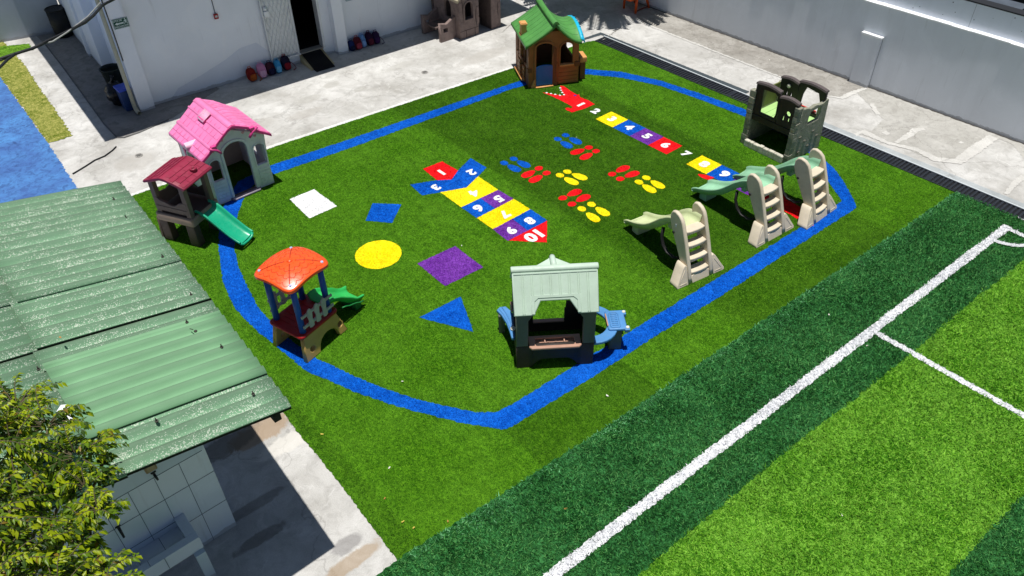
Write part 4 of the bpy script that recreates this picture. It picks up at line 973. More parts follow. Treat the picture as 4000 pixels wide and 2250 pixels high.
# ------------------------------------------------------------------ orange toy bench by the grey wall
t = thing('toy_table', 'orange toy table with splayed legs, in tree shade beside the grey wall', 'table', (17.72, 14.82, 0), 0)
OR = plastic('burnt_orange_plastic', 'd4520f', .45, .1, .1)
MB().tube([(0, 0, 0), (.01, 0, .5)], [.035, .045], 8).build('leg', OR, t); MB().tube([(.62, .02, 0), (.40, .03, .5)], [.035, .045], 8).build('leg', OR, t)
MB().tube([(.05, .5, 0), (.05, .5, .5)], .035, 8).build('leg', OR, t); MB().tube([(.60, .55, 0), (.42, .52, .5)], .035, 8).build('leg', OR, t)
MB().plate(rrect(-.32, .50, -.05, .60, .06), .42, .50, 'xy', bev=.03).build('table_top', OR, t)
MB().tube([(.03, 0, .06), (.60, .02, .06)], .018, 6).build('stretcher', plastic('maroon_bar', '6a1d10'), t)

# ================================================================== BUILDING, WALLS
B0 = (4.99, 18.86, 0); BY = -4.2
t = thing('white_building', 'long white school building with pilasters, a doorway and deep roof overhang', 'building', B0, BY)
WW = WALLW
MB().plate([(-.07, 0), (10.4, 0), (10.4, 4.0), (-.07, 4.0)], 0, .2, 'xz', holes=[rect(3.84, 4.50, .235, 2.35), rect(5.40, 7.6, 1.32, 2.4)], bev=.003).build('front_wall', WW, t)
MB().box(-.42, -.07, -.15, .25, 0, 4.0, .012).build('pilaster', WW, t)
MB().box(4.81, 5.11, -.24, -.001, 0, 4.0, .012).build('pilaster', WW, t)
MB().box(-.20, -.07, .25, 2.68, 0, 4.0, .003).build('side_wall', WW, t)
MB().box(-.46, -.07, 2.68, 6.3, 0, 4.0, .012).build('side_wall', WW, t)
MB().box(-.52, -.46, 3.9, 4.2, 0, 4.0, .006).build('pilaster', WW, t)
MB().box(-.21, -.195, .9, 1.9, .9, 2.6, .002).build('side_panel', wallpaint('greenish_panel', (.42, .47, .47)), t)
MB().plate([(-1.60, -1.20), (10.7, -1.08), (10.7, 8), (-1.60, 8)], 4.0, 4.15, 'xy', bev=.01).build('roof', CON, t)
MB().box(10.2, 10.4, .2, 8, 0, 4.0, .003).build('end_wall', WW, t)
MB().box(5.38, 7.62, .10, .13, 1.30, 2.42, .003).build('window', flat('window_glass', (.02, .035, .05), .15), t)
MB().box(5.34, 7.66, -.05, .05, 1.26, 1.32, .01).build('window_sill', flat('sill_blue', (.35, .45, .52)), t)
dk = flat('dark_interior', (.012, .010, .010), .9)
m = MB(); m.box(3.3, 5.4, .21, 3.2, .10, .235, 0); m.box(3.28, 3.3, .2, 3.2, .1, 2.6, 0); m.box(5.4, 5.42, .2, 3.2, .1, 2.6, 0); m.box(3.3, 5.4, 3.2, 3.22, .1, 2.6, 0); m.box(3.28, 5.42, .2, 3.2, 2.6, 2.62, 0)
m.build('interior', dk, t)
MB().box(3.85, 4.5, -.02, .2, .2, .238, .004).build('threshold', flat('threshold_metal', (.3, .28, .24)), t)
MB().box(3.86, 4.44, .2, .9, .236, .25, .004).build('door_mat', flat('black_rubber', (.006, .006, .007), .8), t)
fw = plastic('white_metal', 'dfe3e4', .45, .06, .3)
m = MB(); m.box(4.50, 4.56, -.04, .21, .235, 2.38, .006); m.box(3.78, 3.84, -.0, .21, .235, 2.38, .006); m.box(3.84, 4.50, .0, .2, 2.35, 2.41, .006); m.build('door_frame', fw, t)
# open grille leaf folded back on the wall
m = MB(); x0, x1, z0, z1 = 3.02, 3.79, .24, 2.32
for a, b, c_, d_ in ((x0, x0+.03, z0, z1), (x1-.03, x1, z0, z1), (x0, x1, z0, z0+.03), (x0, x1, z1-.03, z1)): m.box(a, b, -.085, -.055, c_, d_, .004)
for k in range(-7, 9):
    for s_ in (1, -1):
        a = (x0+.11*k, z0) if s_ > 0 else (x0+.11*k, z1)
        b = (a[0]+.11*7.5, z1) if s_ > 0 else (a[0]+.11*7.5, z0)
        (xa, za), (xb, zb) = a, b
        def clipx(xt): return za+(zb-za)*(xt-xa)/(xb-xa)
        if xa < x0: za, xa = clipx(x0), x0
        if xb > x1: zb, xb = za+(zb-za)*(x1-xa)/(xb-xa), x1
        if xb-xa > .02: m.tube([(xa, -.07, za), (xb, -.07, zb)], .005, 4)
m.box(x0+.03, x1-.03, -.055, -.052, z0+.08, z1-.03, 0)
m.build('door_grille', fw, t)
m = MB(); m.box(3.07, 3.18, -.14, -.0, 1.42, 1.56, .012); m.cyl((3.12, -.08, 1.62), .04, .10, bev=.01); m.build('wall_lamp', plastic('lamp_white', 'e8ebec', .35), t)
PIPE = plastic('cream_pipe', 'b9b59c', .45, .08, .4)
m = MB(); m.tube([(-.50, -.06, 4.0), (-.50, -.06, .22), (-.50, -.07, .14), (-.50, -.13, .07), (-.49, -.30, .055)], .048, 12, cap=False); m.build('downpipe', PIPE, t)
MB().tube([(-.425, -.165, 4.0), (-.43, -.165, 2.9), (-.42, -.165, 2.0), (-.425, -.165, 1.3)], .012, 6).build('wall_cable', flat('black_cable', (.02, .02, .02)), t)
MB().tube([(8.35, -.01, 3.9), (8.35, -.01, .2)], .008, 6).build('wall_cable', flat('black_cable', (.02, .02, .02)), t)
# painted-out lower wall patch
MB().plate([(.35, .02), (2.95, .02), (3.0, .55), (2.75, .83), (2.3, .80), (1.9, .62), (1.2, .40), (.6, .25)], -.0035, -.001, 'xz', bev=.0).build('fresh_paint_patch', wallpaint('white_wall_fresh', (.72, .77, .86), .05), t)
def Bp(x, y, z=0):
    a = R(BY); return (B0[0]+x*math.cos(a)-y*math.sin(a), B0[1]+x*math.sin(a)+y*math.cos(a), z)
# evacuation sign
t = thing('evacuation_sign', 'small green RUTA DE EVACUACION sign with arrow and running figure on the corner pillar', 'sign', Bp(-.205, -.152, 2.125), BY)
DG = flat('sign_green', (.006, .075, .05), .4); SW = flat('sign_white', (.62, .72, .68), .5)
MB().box(-.165, .165, -.008, .0, -.11, .11, .002).build('board', DG, t)
m = MB()
for a, b, c_, d_ in ((-.157, .157, -.103, -.097), (-.157, .157, .097, .103), (-.157, -.151, -.1, .1), (.151, .157, -.1, .1)): m.box(a, b, -.011, -.008, c_, d_, 0)
m.build('border', SW, t)
TX = Matrix.Rotation(math.pi/2, 4, 'X')
MB().text('RUTA DE', .052, Matrix.Translation((-.065, -.010, .066)) @ TX, .001, .0012).build('lettering', SW, t)
MB().text('EVACUACION', .050, Matrix.Translation((.0, -.010, -.066)) @ TX, .001, .0012).build('lettering', SW, t)
MB().plate([(-.13, 0), (-.07, .035), (-.07, .016), (.06, .016), (.06, -.016), (-.07, -.016), (-.07, -.035)], -.012, -.008, 'xz', bev=0).build('arrow', SW, t)
m = MB(); m.plate(circ(.105, .082, .013, 10), -.012, -.008, 'xz', bev=0)
m.plate([(.095, .062), (.115, .062), (.132, .05), (.145, .028), (.137, .024), (.122, .042), (.118, .020), (.136, -.004), (.142, -.036), (.131, -.037), (.124, -.008), (.106, .006), (.094, -.010), (.074, -.032), (.067, -.024), (.086, .0), (.096, .020), (.096, .040), (.083, .032), (.076, .014), (.068, .018), (.078, .044)], -.0125, -.0085, 'xz', bev=0)
m.build('running_figure', SW, t)
t = thing('alarm_box', 'small red alarm call point at the end of a thin conduit on the white wall', 'alarm', Bp(1.93, -.0, 1.71), BY)
MB().box(-.05, .05, -.05, 0, -.06, .06, .008).build('housing', plastic('alarm_red', 'a81c1c', .4), t)
MB().box(-.03, .03, -.054, -.05, -.02, .03, .001).build('face_plate', flat('plate_white', (.5, .5, .5)), t)
MB().box(-.008, .008, -.018, -.0, .06, 2.2, .003).build('conduit', flat('conduit_grey', (.10, .12, .14)), t)
# ramp in the doorway
t = thing('door_ramp', 'small wedge ramp with black rubber mat leading up to the open doorway', 'ramp', Bp(3.84, -.01, 0), BY)
RW = plastic('ramp_wood', 'b9ab82', .6, .1, .3)
for x0, x1 in ((-.04, .03), (.56, .63)): MB().plate([(-.64, 0), (0, 0), (0, .20), (-.62, .02)], x0, x1, 'yz', bev=.004).build('side_board', RW, t)
MB().plate([(-.80, .004), (.0, .004), (.0, .215), (-.02, .215), (-.80, .014)], .03, .56, 'yz', bev=.002).build('rubber_mat', flat('black_rubber', (.006, .006, .007), .8), t)
# backpacks
def backpack(label, x, y, col, col2, rot=0, h=.34, w_=.25, d_=.16, grp='backpacks along the white wall', lean=.22, strap=True, tip=False):
    h *= .93; col = col; w_ *= .95
    t = thing('backpack', label, 'backpack', Bp(x, y, 0), BY+rot, grp)
    S = Matrix(((1,0,0,0),(0,1,lean,0),(0,0,1,0),(0,0,0,1)))
    cm = plastic('bag_'+col, col, .8, .25, .1, 60, .15); c2 = plastic('bag_'+col2, col2, .8, .2, .1, 60, .15)
    b = bmesh.new(); bmesh.ops.create_uvsphere(b, u_segments=18, v_segments=12, radius=1)
    for v in b.verts:
        c = v.co.copy(); f = lambda q: math.copysign(abs(q)**.62, q)
        v.co = Vector((f(c.x)*w_/2*(1-.12*(c.z > 0)*c.z), f(c.y)*d_/2, h/2+f(c.z)*h/2))+Vector((random.uniform(-.006, .006), random.uniform(-.006, .006), 0))
    for f in b.faces: f.smooth = True
    MB().addbm(b, S).build('bag_body', cm, t)
    b = bmesh.new(); bmesh.ops.create_uvsphere(b, u_segments=14, v_segments=10, radius=1)
    for v in b.verts:
        c = v.co; f = lambda q: math.copysign(abs(q)**.6, q); v.co = Vector((f(c.x)*w_*.36, -d_*.5+f(c.y)*.035, h*.34+f(c.z)*h*.24))
    for f in b.faces: f.smooth = True
    MB().addbm(b, S).build('front_pocket', c2, t)
    m = MB(); m.tube([S @ Vector(p) for p in ((-.04, .0, h-.02), (-.035, .0, h+.04), (.035, .0, h+.04), (.04, .0, h-.02))], .010, 6); m.build('handle', c2, t)
    m = MB(); m.tube([S @ Vector((w_*.40*math.cos(a), -d_*.08, h*.5+h*.485*math.sin(a))) for a in np.linspace(0, 6.283, 25)[:-1]], .006, 5, closed=True); m.build('zip', c2, t)
    if strap:
        MB().tube([(w_*.45, -.02, h*.55), (w_*.75, -.06, h*.3), (w_*.8, -.12, .03), (w_*.45, -.14, .012)], .012, 6, flat=.5).build('shoulder_strap', c2, t)
    return t
g1 = 'backpacks in the row left of the ramp'; g2 = 'backpacks in the row beside the right pilaster'
backpack('red and orange patterned backpack, leftmost in the row left of the ramp', 2.38, -.24, '7c1c18', 'a8521c', 8, grp=g1)
backpack('pink backpack second from the left in the row left of the ramp', 2.66, -.22, 'c583a8', 'd9a6bf', -4, grp=g1, h=.37, strap=False)
backpack('dark maroon and navy backpack between the pink and light blue ones', 2.90, -.22, '3c1526', '1c1a3c', 5, grp=g1, strap=False)
backpack('light blue backpack between two dark ones left of the ramp', 3.10, -.21, '3d96c9', '6fb8de', -6, grp=g1, w_=.20, strap=False)
backpack('navy backpack with red trim and a trailing strap, nearest the ramp', 3.34, -.20, '1a1730', '8c1c28', 4, grp=g1, h=.38)
backpack('small navy blue backpack tucked against the right pilaster', 5.24, -.20, '14285c', '101a38', 0, grp=g2, h=.28, w_=.18, strap=False)
backpack('dark red backpack with pink edging, second from the right pilaster', 5.42, -.22, '541420', '9c3a48', 5, grp=g2, w_=.24, strap=False)
backpack('pale blue backpack in the middle of the row beside the right pilaster', 5.60, -.17, '6f98cc', '88aede', -4, grp=g2, w_=.18, strap=False)
backpack('dark purple backpack with maroon straps, second from the right end of its row', 5.80, -.20, '2c1234', '5c1c30', 4, grp=g2, h=.37, w_=.22, strap=False)
backpack('dark violet backpack at the right end of its row by the right pilaster', 6.00, -.20, '261038', '3a1a4c', -8, grp=g2, h=.33, w_=.22)
# bins and bag in the side recess
bp = plastic('black_bin_plastic', '0f1012', .5, .2, .2)
t = thing('barrel', 'tall black rubbish barrel standing against the far grey wall', 'barrel', (4.74, 24.68, 0))
MB().loft([[(r*math.cos(a), r*math.sin(a), z) for a in np.linspace(0, 6.283, 21)[:-1]] for r, z in ((.20, 0), (.235, .05), (.25, .35), (.255, .40), (.25, .45), (.255, .78))]).build('drum', bp, t)
MB().tube([(.255*math.cos(a), .255*math.sin(a), .78) for a in np.linspace(0, 6.283, 21)[:-1]], .016, 6, closed=True).build('rim', bp, t)
t = thing('bucket', 'open black plastic tub in the recess behind the corner pillar', 'bucket', (4.66, 20.62, 0))
MB().loft([[(r*math.cos(a), r*math.sin(a), z) for a in np.linspace(0, 6.283, 21)[:-1]] for r, z in ((.17, 0), (.19, .03), (.245, .42), (.262, .44), (.262, .46), (.235, .46), (.225, .40), (.17, .06))]).build('tub', plastic('dark_green_bin', '14201a', .5, .2, .2), t)
t = thing('bin_bag', 'full black plastic rubbish bag slumped beside the blue bin', 'rubbish bag', (4.34, 19.50, 0))
b = bmesh.new(); bmesh.ops.create_icosphere(b, subdivisions=3, radius=1)
for v in b.verts:
    n_ = .9+.1*math.sin(v.co.x*9+v.co.y*7)+.05*math.sin(v.co.z*14+v.co.y*11); v.co = Vector((v.co.x*.24*n_, v.co.y*.24*n_, max(0, .30+v.co.z*.32*n_)))
for f in b.faces: f.smooth = True
MB().addbm(b).build('bag', plastic('bag_black_film', '101114', .28, .2, .1), t)
MB().tube([(0, 0, .58), (.02, 0, .66), (.05, .03, .72)], [.03, .02, .05], 8).build('knot', plastic('bag_black_film', '101114'), t)
t = thing('blue_bin', 'blue plastic bin with a bright blue lid, behind the cream downpipe', 'bin', (4.44, 19.12, 0))
MB().box(-.14, .16, -.17, .17, 0, .52, .03, taper=.86).build('bin_body', plastic('bin_navy', '143a72', .45, .12, .2), t)
MB().box(-.16, .18, -.19, .19, .52, .57, .02).build('lid', plastic('bin_lid_blue', '2d50c8', .4, .08, .1), t)
# far grey wall
t = thing('far_wall', 'grey rendered wall at the far left beyond the dry grass', 'wall', (0, 0, 0))
MB().plate([(0, 0), (21, 0), (21, 3.2), (0, 3.2)], 0, .2, 'xz', bev=.003, M=Matrix.Translation((-15.5, 29.9, 0)) @ Matrix.Rotation(math.atan2(-.25, 1.05), 4, 'Z')).build('wall_face', wallpaint('far_grey_wall', (.42, .46, .53), .35), t)

# ------------------------------------------------------------------ tall grey boundary wall on the right
t = thing('boundary_wall', 'tall grey-blue rendered boundary wall with a white-edged ledge, right of the drain', 'wall', (18.40, 9, 0))
MB().box(0, .14, -14, 9, 0, 1.95, .006).build('lower_wall', WALLG, t)
MB().box(.14, .34, -14, 9, 0, 2.50, .004).build('upper_wall', wallpaint('block_wall_paint', (.70, .74, .82), .2), t)
MB().box(.13, .40, -14, 9, 2.50, 2.53, .004).build('dark_flashing', flat('flashing_dark', (.02, .022, .026)), t)
m = MB(); y = -14.0
while y < 9:
    m.box(-.012-random.uniform(0, .02), .14, y, y+.42, 1.951, 1.968+random.uniform(0, .014), .004); y += random.choice((.421, .423))
m.build('ledge', plastic('white_ledge', 'f0f2f4', .6, .04, .2), t)
MB().box(-.10, 0, -1.21, -.73, 0, 1.24, .006).build('buttress', WALLG, t)
m = MB(); m.box(-.012, -.001, -1.222, -1.2105, 0, 1.24, 0); m.box(-.012, -.001, -.7295, -.718, 0, 1.24, 0); m.build('buttress_joint', flat('joint_grey', (.36, .38, .41)), t)
MB().box(-.125, .0, -1.235, -.71, 1.245, 1.285, .008).build('buttress_cap', plastic('white_ledge', 'f0f2f4'), t)
m = MB()
for _ in range(26):
    yy, zz = random.uniform(-7, -1), random.uniform(2.02, 2.45); m.box(.1385, .142, yy, yy+random.uniform(.01, .03), zz, zz+random.uniform(.01, .025), 0)
for yy in (-2.9, -4.7, -6.1): m.box(.1385, .1415, yy, yy+.006, 1.98, 2.49, 0)
m.build('pock_marks', flat('pock_dark', (.16, .17, .2)), t)
t = thing('neighbour_roof', 'dark roofing and pale panels beyond the top of the boundary wall', 'roof', (18.80, 0, 2.3))
MB().box(.0, 5, -6, 14, -.3, .0, .01).build('roof_deck', flat('dark_roof', (.05, .055, .065)), t)
for k, (a, b, c_) in enumerate(((5.4, 6.6, '4c5560'), (4.35, 5.35, '444b57'), (2.9, 4.3, '9aa6ac'))): MB().box(.15, .75, a, b, .02, .10, .01).build('roof_panel', plastic('panel_'+c_, c_, .6), t)
MB().box(.85, 1.05, -2, 9, .0, .16, .01).build('gutter', flat('gutter_black', (.012, .014, .014)), t)
MB().box(1.1, 3.5, -2, 9, .05, .20, .01).build('green_sheet', plastic('far_green_sheet', '4f8a6c', .5), t)
# hose / cable on the ground left of the pink house
tag(MB().tube([G(*p)+Vector((0, 0, .02)) for p in ((285, 682), (330, 655), (372, 628), (410, 612), (440, 590), (455, 575))], .013, 6).build('ground_cable', flat('black_cable', (.02, .02, .02))), 'thin black cable lying on the concrete left of the pink-roofed playhouse', 'cable')
for px, py, lb in ((543, 608, 'round metal drain cover in the concrete left of the pink-roofed playhouse'), (1659, 283, 'round metal drain cover in the sunlit concrete before the stone toy house')):
    t = thing('drain_cover', lb, 'drain cover', G(px, py, .0)); m = MB(); m.cyl((0, 0, .006), .085, .012, n=24); m.build('ring', flat('cover_grey', (.30, .29, .27)), t)
    m = MB()
    for k in range(-2, 3): m.box(-.055, .055, k*.022-.005, k*.022+.005, .0125, .0145, 0)
    m.build('slots', flat('slot_dark', (.06, .06, .06)), t)

# ================================================================== SHED with corrugated roof, wash basin
t = thing('wash_shed', 'shed with a speckled green corrugated roof and a tiled white wall behind a basin', 'shed', (0, 0, 0), 0)
TILE = wallpaint('glazed_white_tile', (.68, .75, .83), .12)
TILE.node_tree.nodes['Principled BSDF'].inputs['Roughness'].default_value = .35
MB().box(-6, 1.08, 6.80, 7.0, 0, 2.86, .006).build('front_wall', TILE, t)
MB().box(.88, 1.08, 7.0, 10.8, 0, 2.86, .004).build('side_wall', TILE, t)
MB().box(-6, 1.06, 6.785, 6.80, 1.605, 2.80, .003).build('upper_render', wallpaint('upper_render_paint', (.58, .66, .74), .15), t)
gl = flat('grout_dark', (.10, .13, .18))
m = MB()
for k in range(8):
    x = 1.055-.295*(k+1); m.box(x-.003, x+.003, 6.797, 6.80, .0, 1.6, 0)
for z, a, b in ((1.16, -1.6, 1.08), (.715, -1.6, .58), (.57, .58, 1.08)): m.box(a, b, 6.796, 6.799, z-.003, z+.003, 0)
m.box(-2, 1.04, 6.79, 6.80, 1.588, 1.604, 0); m.build('tile_joint', gl, t)
m = MB(); m.box(.0, .012, 6.94, 10.5, .0, 2.8, 0); m.build('inner_partition', TILE, t)
# roof sheets
def rzz(x): return 2.87+.20*(1.79-x)
def edge(y): return 1.80+.054*(y-5.58)
def roofmat(name, base, speck, dirt):
    q = NT(name); y = q.sep(q.pos)[1]
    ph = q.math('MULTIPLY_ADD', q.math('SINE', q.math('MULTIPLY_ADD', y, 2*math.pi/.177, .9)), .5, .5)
    st = q.scale(q.pos, (.35, 1, 1)); n = q.noise(3.0, st, det=5); big = q.noise(.9, det=4)
    a = q.mix(q.ramp(n, [(.3, 0.), (.7, 1.)]), tuple(v*.80 for v in base), base)
    a = q.mix(q.math('MULTIPLY', q.math('MULTIPLY', ph, q.ramp(q.noise(5, st, det=5), [(.15, .35), (.55, 1.)])), dirt), a, (.085, .125, .085))  # grime along one flank of each rib also carries rib shading in the colour
    vo = q.n('ShaderNodeTexVoronoi'); vo.inputs['Scale'].default_value = 38; vo.inputs['Randomness'].default_value = 1; q.l(q.pos, vo.inputs['Vector'])
    vo2 = q.n('ShaderNodeTexVoronoi'); vo2.inputs['Scale'].default_value = 70; q.l(q.pos, vo2.inputs['Vector'])
    st2 = q.scale(q.pos, (.5, 1, 1))
    msk = q.math('ADD', q.math('MULTIPLY', q.math('SUBTRACT', 1.0, ph), .30), q.math('MULTIPLY', q.noise(5.0, st2, det=4, rough=.75), 1.0))
    thr = q.ramp(msk, [(.52, .12), (.90, 1.)])
    d1 = q.math('LESS_THAN', vo.outputs['Distance'], q.math('MULTIPLY', thr, .36)); d2 = q.math('LESS_THAN', vo2.outputs['Distance'], q.math('MULTIPLY', thr, .40))
    sp = q.math('MULTIPLY', q.math('MAXIMUM', d1, d2), speck)
    a = q.mix(sp, a, (.50, .57, .47)); q.col(a); q.rough(.7); q.b.inputs['Specular IOR Level'].default_value = .25
    q.bump(q.noise(60, det=3), .15, .004); return q.m
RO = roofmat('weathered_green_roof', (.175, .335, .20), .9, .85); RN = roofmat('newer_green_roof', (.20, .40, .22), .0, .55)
def sheetpanel(y0, y1, x0, x1f, mat, dz=0, name='roof_sheet', par=None, rs=.024):
    m = MB(); nv = max(8, int((y1-y0)/.177*8))
    def fn(u, v):
        y = y0+(y1-y0)*v; xr = x1f(y) if callable(x1f) else x1f; x = x0+(xr-x0)*u
        return (x, y, rzz(x)+dz+.034*math.cos(2*math.pi*y/.177)+rs*(1-v)**2+.004*math.sin(x*2.1+y))
    m.grid(fn, 6, nv, thick=.008); o = m.build(name, mat, par or t)
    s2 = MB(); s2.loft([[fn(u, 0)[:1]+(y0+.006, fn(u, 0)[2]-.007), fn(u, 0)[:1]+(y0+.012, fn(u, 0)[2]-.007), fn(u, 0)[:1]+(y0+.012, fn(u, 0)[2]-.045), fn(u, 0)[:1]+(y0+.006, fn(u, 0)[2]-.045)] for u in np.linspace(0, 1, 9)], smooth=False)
    s2.build('sheet_shadow_strip', flat('joint_shade_black', (.006, .008, .007)), o); return o  # black strip stands in for the shadow under the sheet edge
seams = lambda y: .02+.03*(y-5.58)/1.0*1.0
SX = {0: .22, 1: .15, 2: .07, 3: .05, 4: .09, 5: .10}
rows = [(9.80, 11.02, .22), (8.62, 9.86, .17), (7.625, 8.68, .10)]
for i, (y0, y1, sx) in enumerate(rows):
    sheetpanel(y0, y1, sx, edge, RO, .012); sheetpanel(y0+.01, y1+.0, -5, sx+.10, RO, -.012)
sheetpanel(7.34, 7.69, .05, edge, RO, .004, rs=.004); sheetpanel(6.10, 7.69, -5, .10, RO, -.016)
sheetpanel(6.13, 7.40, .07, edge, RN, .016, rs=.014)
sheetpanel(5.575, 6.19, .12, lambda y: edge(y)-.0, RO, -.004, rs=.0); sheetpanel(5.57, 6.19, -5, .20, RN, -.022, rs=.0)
m = MB(); m.loft([[(-5, 5.62, rzz(-5)-.10), (1.78, 5.62, rzz(1.78)-.10), (1.78, 5.62, rzz(1.78)-.075), (-5, 5.62, rzz(-5)-.075)], [(-5, 10.98, rzz(-5)-.10), (2.05, 10.98, rzz(2.05)-.10), (2.05, 10.98, rzz(2.05)-.075), (-5, 10.98, rzz(-5)-.075)]], smooth=False)
m.build('joint_shade_sheet', flat('joint_shade_black', (.006, .008, .007)), t)  # black sheet added below the roof to give the joints their shadow tone
bolt = flat('rust_bolt', (.05, .05, .04))
for x, y in ((1.82, 10.45), (1.78, 9.9), (1.80, 8.75), (1.75, 7.8), (1.50, 7.32), (1.62, 6.72), (1.55, 5.85), (-.30, 6.4), (.65, 5.98), (.02, 7.3), (-.2, 8.1)):
    m = MB(); m.cyl((x, y, rzz(x)+.055), .018, .012, n=10); m.cyl((x, y, rzz(x)+.075), .007, .04, n=8); m.build('roof_bolt', bolt, t)
m = MB(); m.tube([(1.48, 7.20, rzz(1.48)+.05), (1.50, 7.16, rzz(1.5)+.055)], .005, 6); m.ball((1.51, 7.12, rzz(1.51)+.055), .020, (1, 1, .7)); m.build('loose_hook', bolt, t)
m = MB(); m.plate([(-.04, 6.36), (.06, 6.40), (.085, 6.62), (.03, 6.66), (-.03, 6.60)], 0, .004, 'xy', bev=0, M=Matrix.Translation((0, 0, rzz(.03)+.055))); m.build('white_patch', flat('patch_white', (.78, .80, .82)), t)
m = MB(); m.box(1.60, 1.68, 5.60, 6.9, 2.70, 2.80, .006); m.build('roof_beam', flat('beam_black', (.02, .02, .02)), t)
# basin
t = thing('wash_basin', 'white tiled concrete wash basin fixed below the taps of the shed wall', 'basin', (0, 0, 0), 0)
TB = wallpaint('basin_tile', (.62, .68, .76), .1)
MB().box(-2.2, .58, 6.36, 6.46, .56, .78, .006).build('front_rim', TB, t)
MB().box(.46, .58, 6.462, 6.798, .56, .785, .006).build('side_rim', TB, t)
MB().box(-2.2, .458, 6.462, 6.798, .54, .62, .002).build('basin_floor', TB, t)
MB().box(.45, .57, 6.30, 6.40, 0, .555, .006).build('leg', wallpaint('basin_leg_paint', (.50, .60, .66), .15), t)
m = MB()
for x in (-.20, .16): m.box(x-.003, x+.003, 6.355, 6.361, .57, .775, 0)
for x in (-.0, ): m.box(x-.003, x+.003, 6.37, 6.455, .779, .7815, 0)
for x in (-.08, .22): m.box(x-.003, x+.003, 6.47, 6.79, .619, .6215, 0)
m.build('tile_joint', gl, t)
t = thing('wall_lamp', 'tan box lamp mounted on the shed wall just under the corrugated roof', 'lamp', (.475, 6.79, 1.90), 0)
MB().box(-.065, .065, -.10, .0, -.10, .10, .016).build('housing', plastic('lamp_tan', '8f7d58', .5, .1, .4), t)
MB().plate(rrect(-.045, .045, -.08, .07, .02), -.112, -.10, 'xz', bev=.004).build('lens', flat('lamp_lens', (.34, .27, .15), .3), t)
t = thing('tap', 'dark tap fixed high on the wall directly below the tan lamp', 'tap', (.482, 6.785, 1.66), 0)
MB().tube([(0, 0, .02), (0, -.07, .02), (.005, -.09, -.03)], [.016, .016, .012], 8).build('spout', flat('tap_dark', (.02, .022, .025), .35), t)
m = MB(); m.tube([(0, -.04, .02), (0, -.04, .06)], .008, 6); m.box(-.03, .03, -.05, -.03, .055, .068, .004); m.build('handle', flat('tap_dark', (.02, .022, .025)), t)
t = thing('tap', 'dark tap on the tiled wall above the wash basin, left of the lamp', 'tap', (-.08, 6.80, 1.17), 0)
MB().tube([(0, 0, .0), (0, -.08, .0), (.0, -.11, -.09)], [.018, .016, .013], 8).build('spout', flat('tap_dark', (.02, .022, .025), .35), t)
m = MB(); m.tube([(0, -.04, .0), (0, -.04, .045)], .008, 6); m.box(-.03, .03, -.05, -.03, .04, .052, .004); m.build('handle', flat('tap_dark', (.02, .022, .025)), t)

# ================================================================== TREES
def leafmesh(name, P, D, N, L, Wd, mats, parent, midx=None, fold=.25, droop=.25):
    """many small folded pointed leaves: base P, direction D, normal N"""
    P, D, N = (np.asarray(a, float) for a in (P, D, N)); n = len(P)
    D /= np.linalg.norm(D, axis=1, keepdims=True); S = np.cross(D, N); S /= np.linalg.norm(S, axis=1, keepdims=True)+1e-9; U = np.cross(S, D)
    L = np.broadcast_to(L, n)[:, None]; Wd = np.broadcast_to(Wd, n)[:, None]
    dn = np.array([0, 0, -1.0])
    v = np.stack([P, P+D*L*.45+S*Wd*.5+U*Wd*fold, P+D*L*.45+dn*L*droop*.25, P+D*L*.45-S*Wd*.5+U*Wd*fold, P+D*L*.85+S*Wd*.16+dn*L*droop*.7+U*Wd*.08, P+D*L*.85-S*Wd*.16+dn*L*droop*.7+U*Wd*.08, P+D*L+dn*L*droop], 1).reshape(-1, 3)
    q = np.array([[0, 1, 2], [0, 2, 3], [1, 4, 2], [2, 5, 3], [2, 4, 6], [2, 6, 5]])
    F = (np.arange(n)[:, None, None]*7+q[None]).reshape(-1, 3)
    me = bpy.data.meshes.new(name); me.vertices.add(len(v)); me.vertices.foreach_set('co', v.ravel())
    me.loops.add(len(F)*3); me.loops.foreach_set('vertex_index', F.ravel().astype(np.int32))
    me.polygons.add(len(F)); me.polygons.foreach_set('loop_start', np.arange(0, len(F)*3, 3, dtype=np.int32)); me.polygons.foreach_set('loop_total', np.full(len(F), 3, np.int32))
    for m_ in mats: me.materials.append(m_)
    if midx is not None: me.polygons.foreach_set('material_index', np.repeat(np.asarray(midx, np.int32), len(q)))
    me.update(calc_edges=True); me.validate()
    o = bpy.data.objects.new(name, me); COL.objects.link(o); o.parent = parent; return o
def leafmat(name, c, rough=.4, tr=.35):
    q = NT(name); n = q.noise(7, det=3); n2 = q.noise(60, det=2)
    q.col(q.mix(q.ramp(n, [(.3, 0.), (.7, 1.)]), tuple(x*.7 for x in c), tuple(x*1.25 for x in c))); q.rough(rough)
    q.b.inputs['Specular IOR Level'].default_value = .35
    tn = q.n('ShaderNodeBsdfTranslucent'); tn.inputs[0].default_value = (c[0]*1.4, c[1]*1.5, c[2]*.8, 1)
    mx = q.n('ShaderNodeMixShader'); mx.inputs[0].default_value = tr; q.l(q.b.outputs[0], mx.inputs[1]); q.l(tn.outputs[0], mx.inputs[2])
    q.l(mx.outputs[0], q.t.nodes['Material Output'].inputs[0]); return q.m
LM = [leafmat('leaf_yellow_green', (.31, .38, .006)), leafmat('leaf_mid_green', (.13, .22, .008)), leafmat('leaf_deep_green', (.04, .085, .010)), leafmat('leaf_young_bronze', (.22, .15, .02))]
BARK = flat('twig_bark', (.10, .085, .045))
TB0 = Vector((-1.9, 4.6, 0))
t = thing('leafy_tree', 'leafy tree with drooping yellow-green leaves overhanging the corner of the corrugated roof', 'tree', TB0, 0)
rr = random.Random(11)
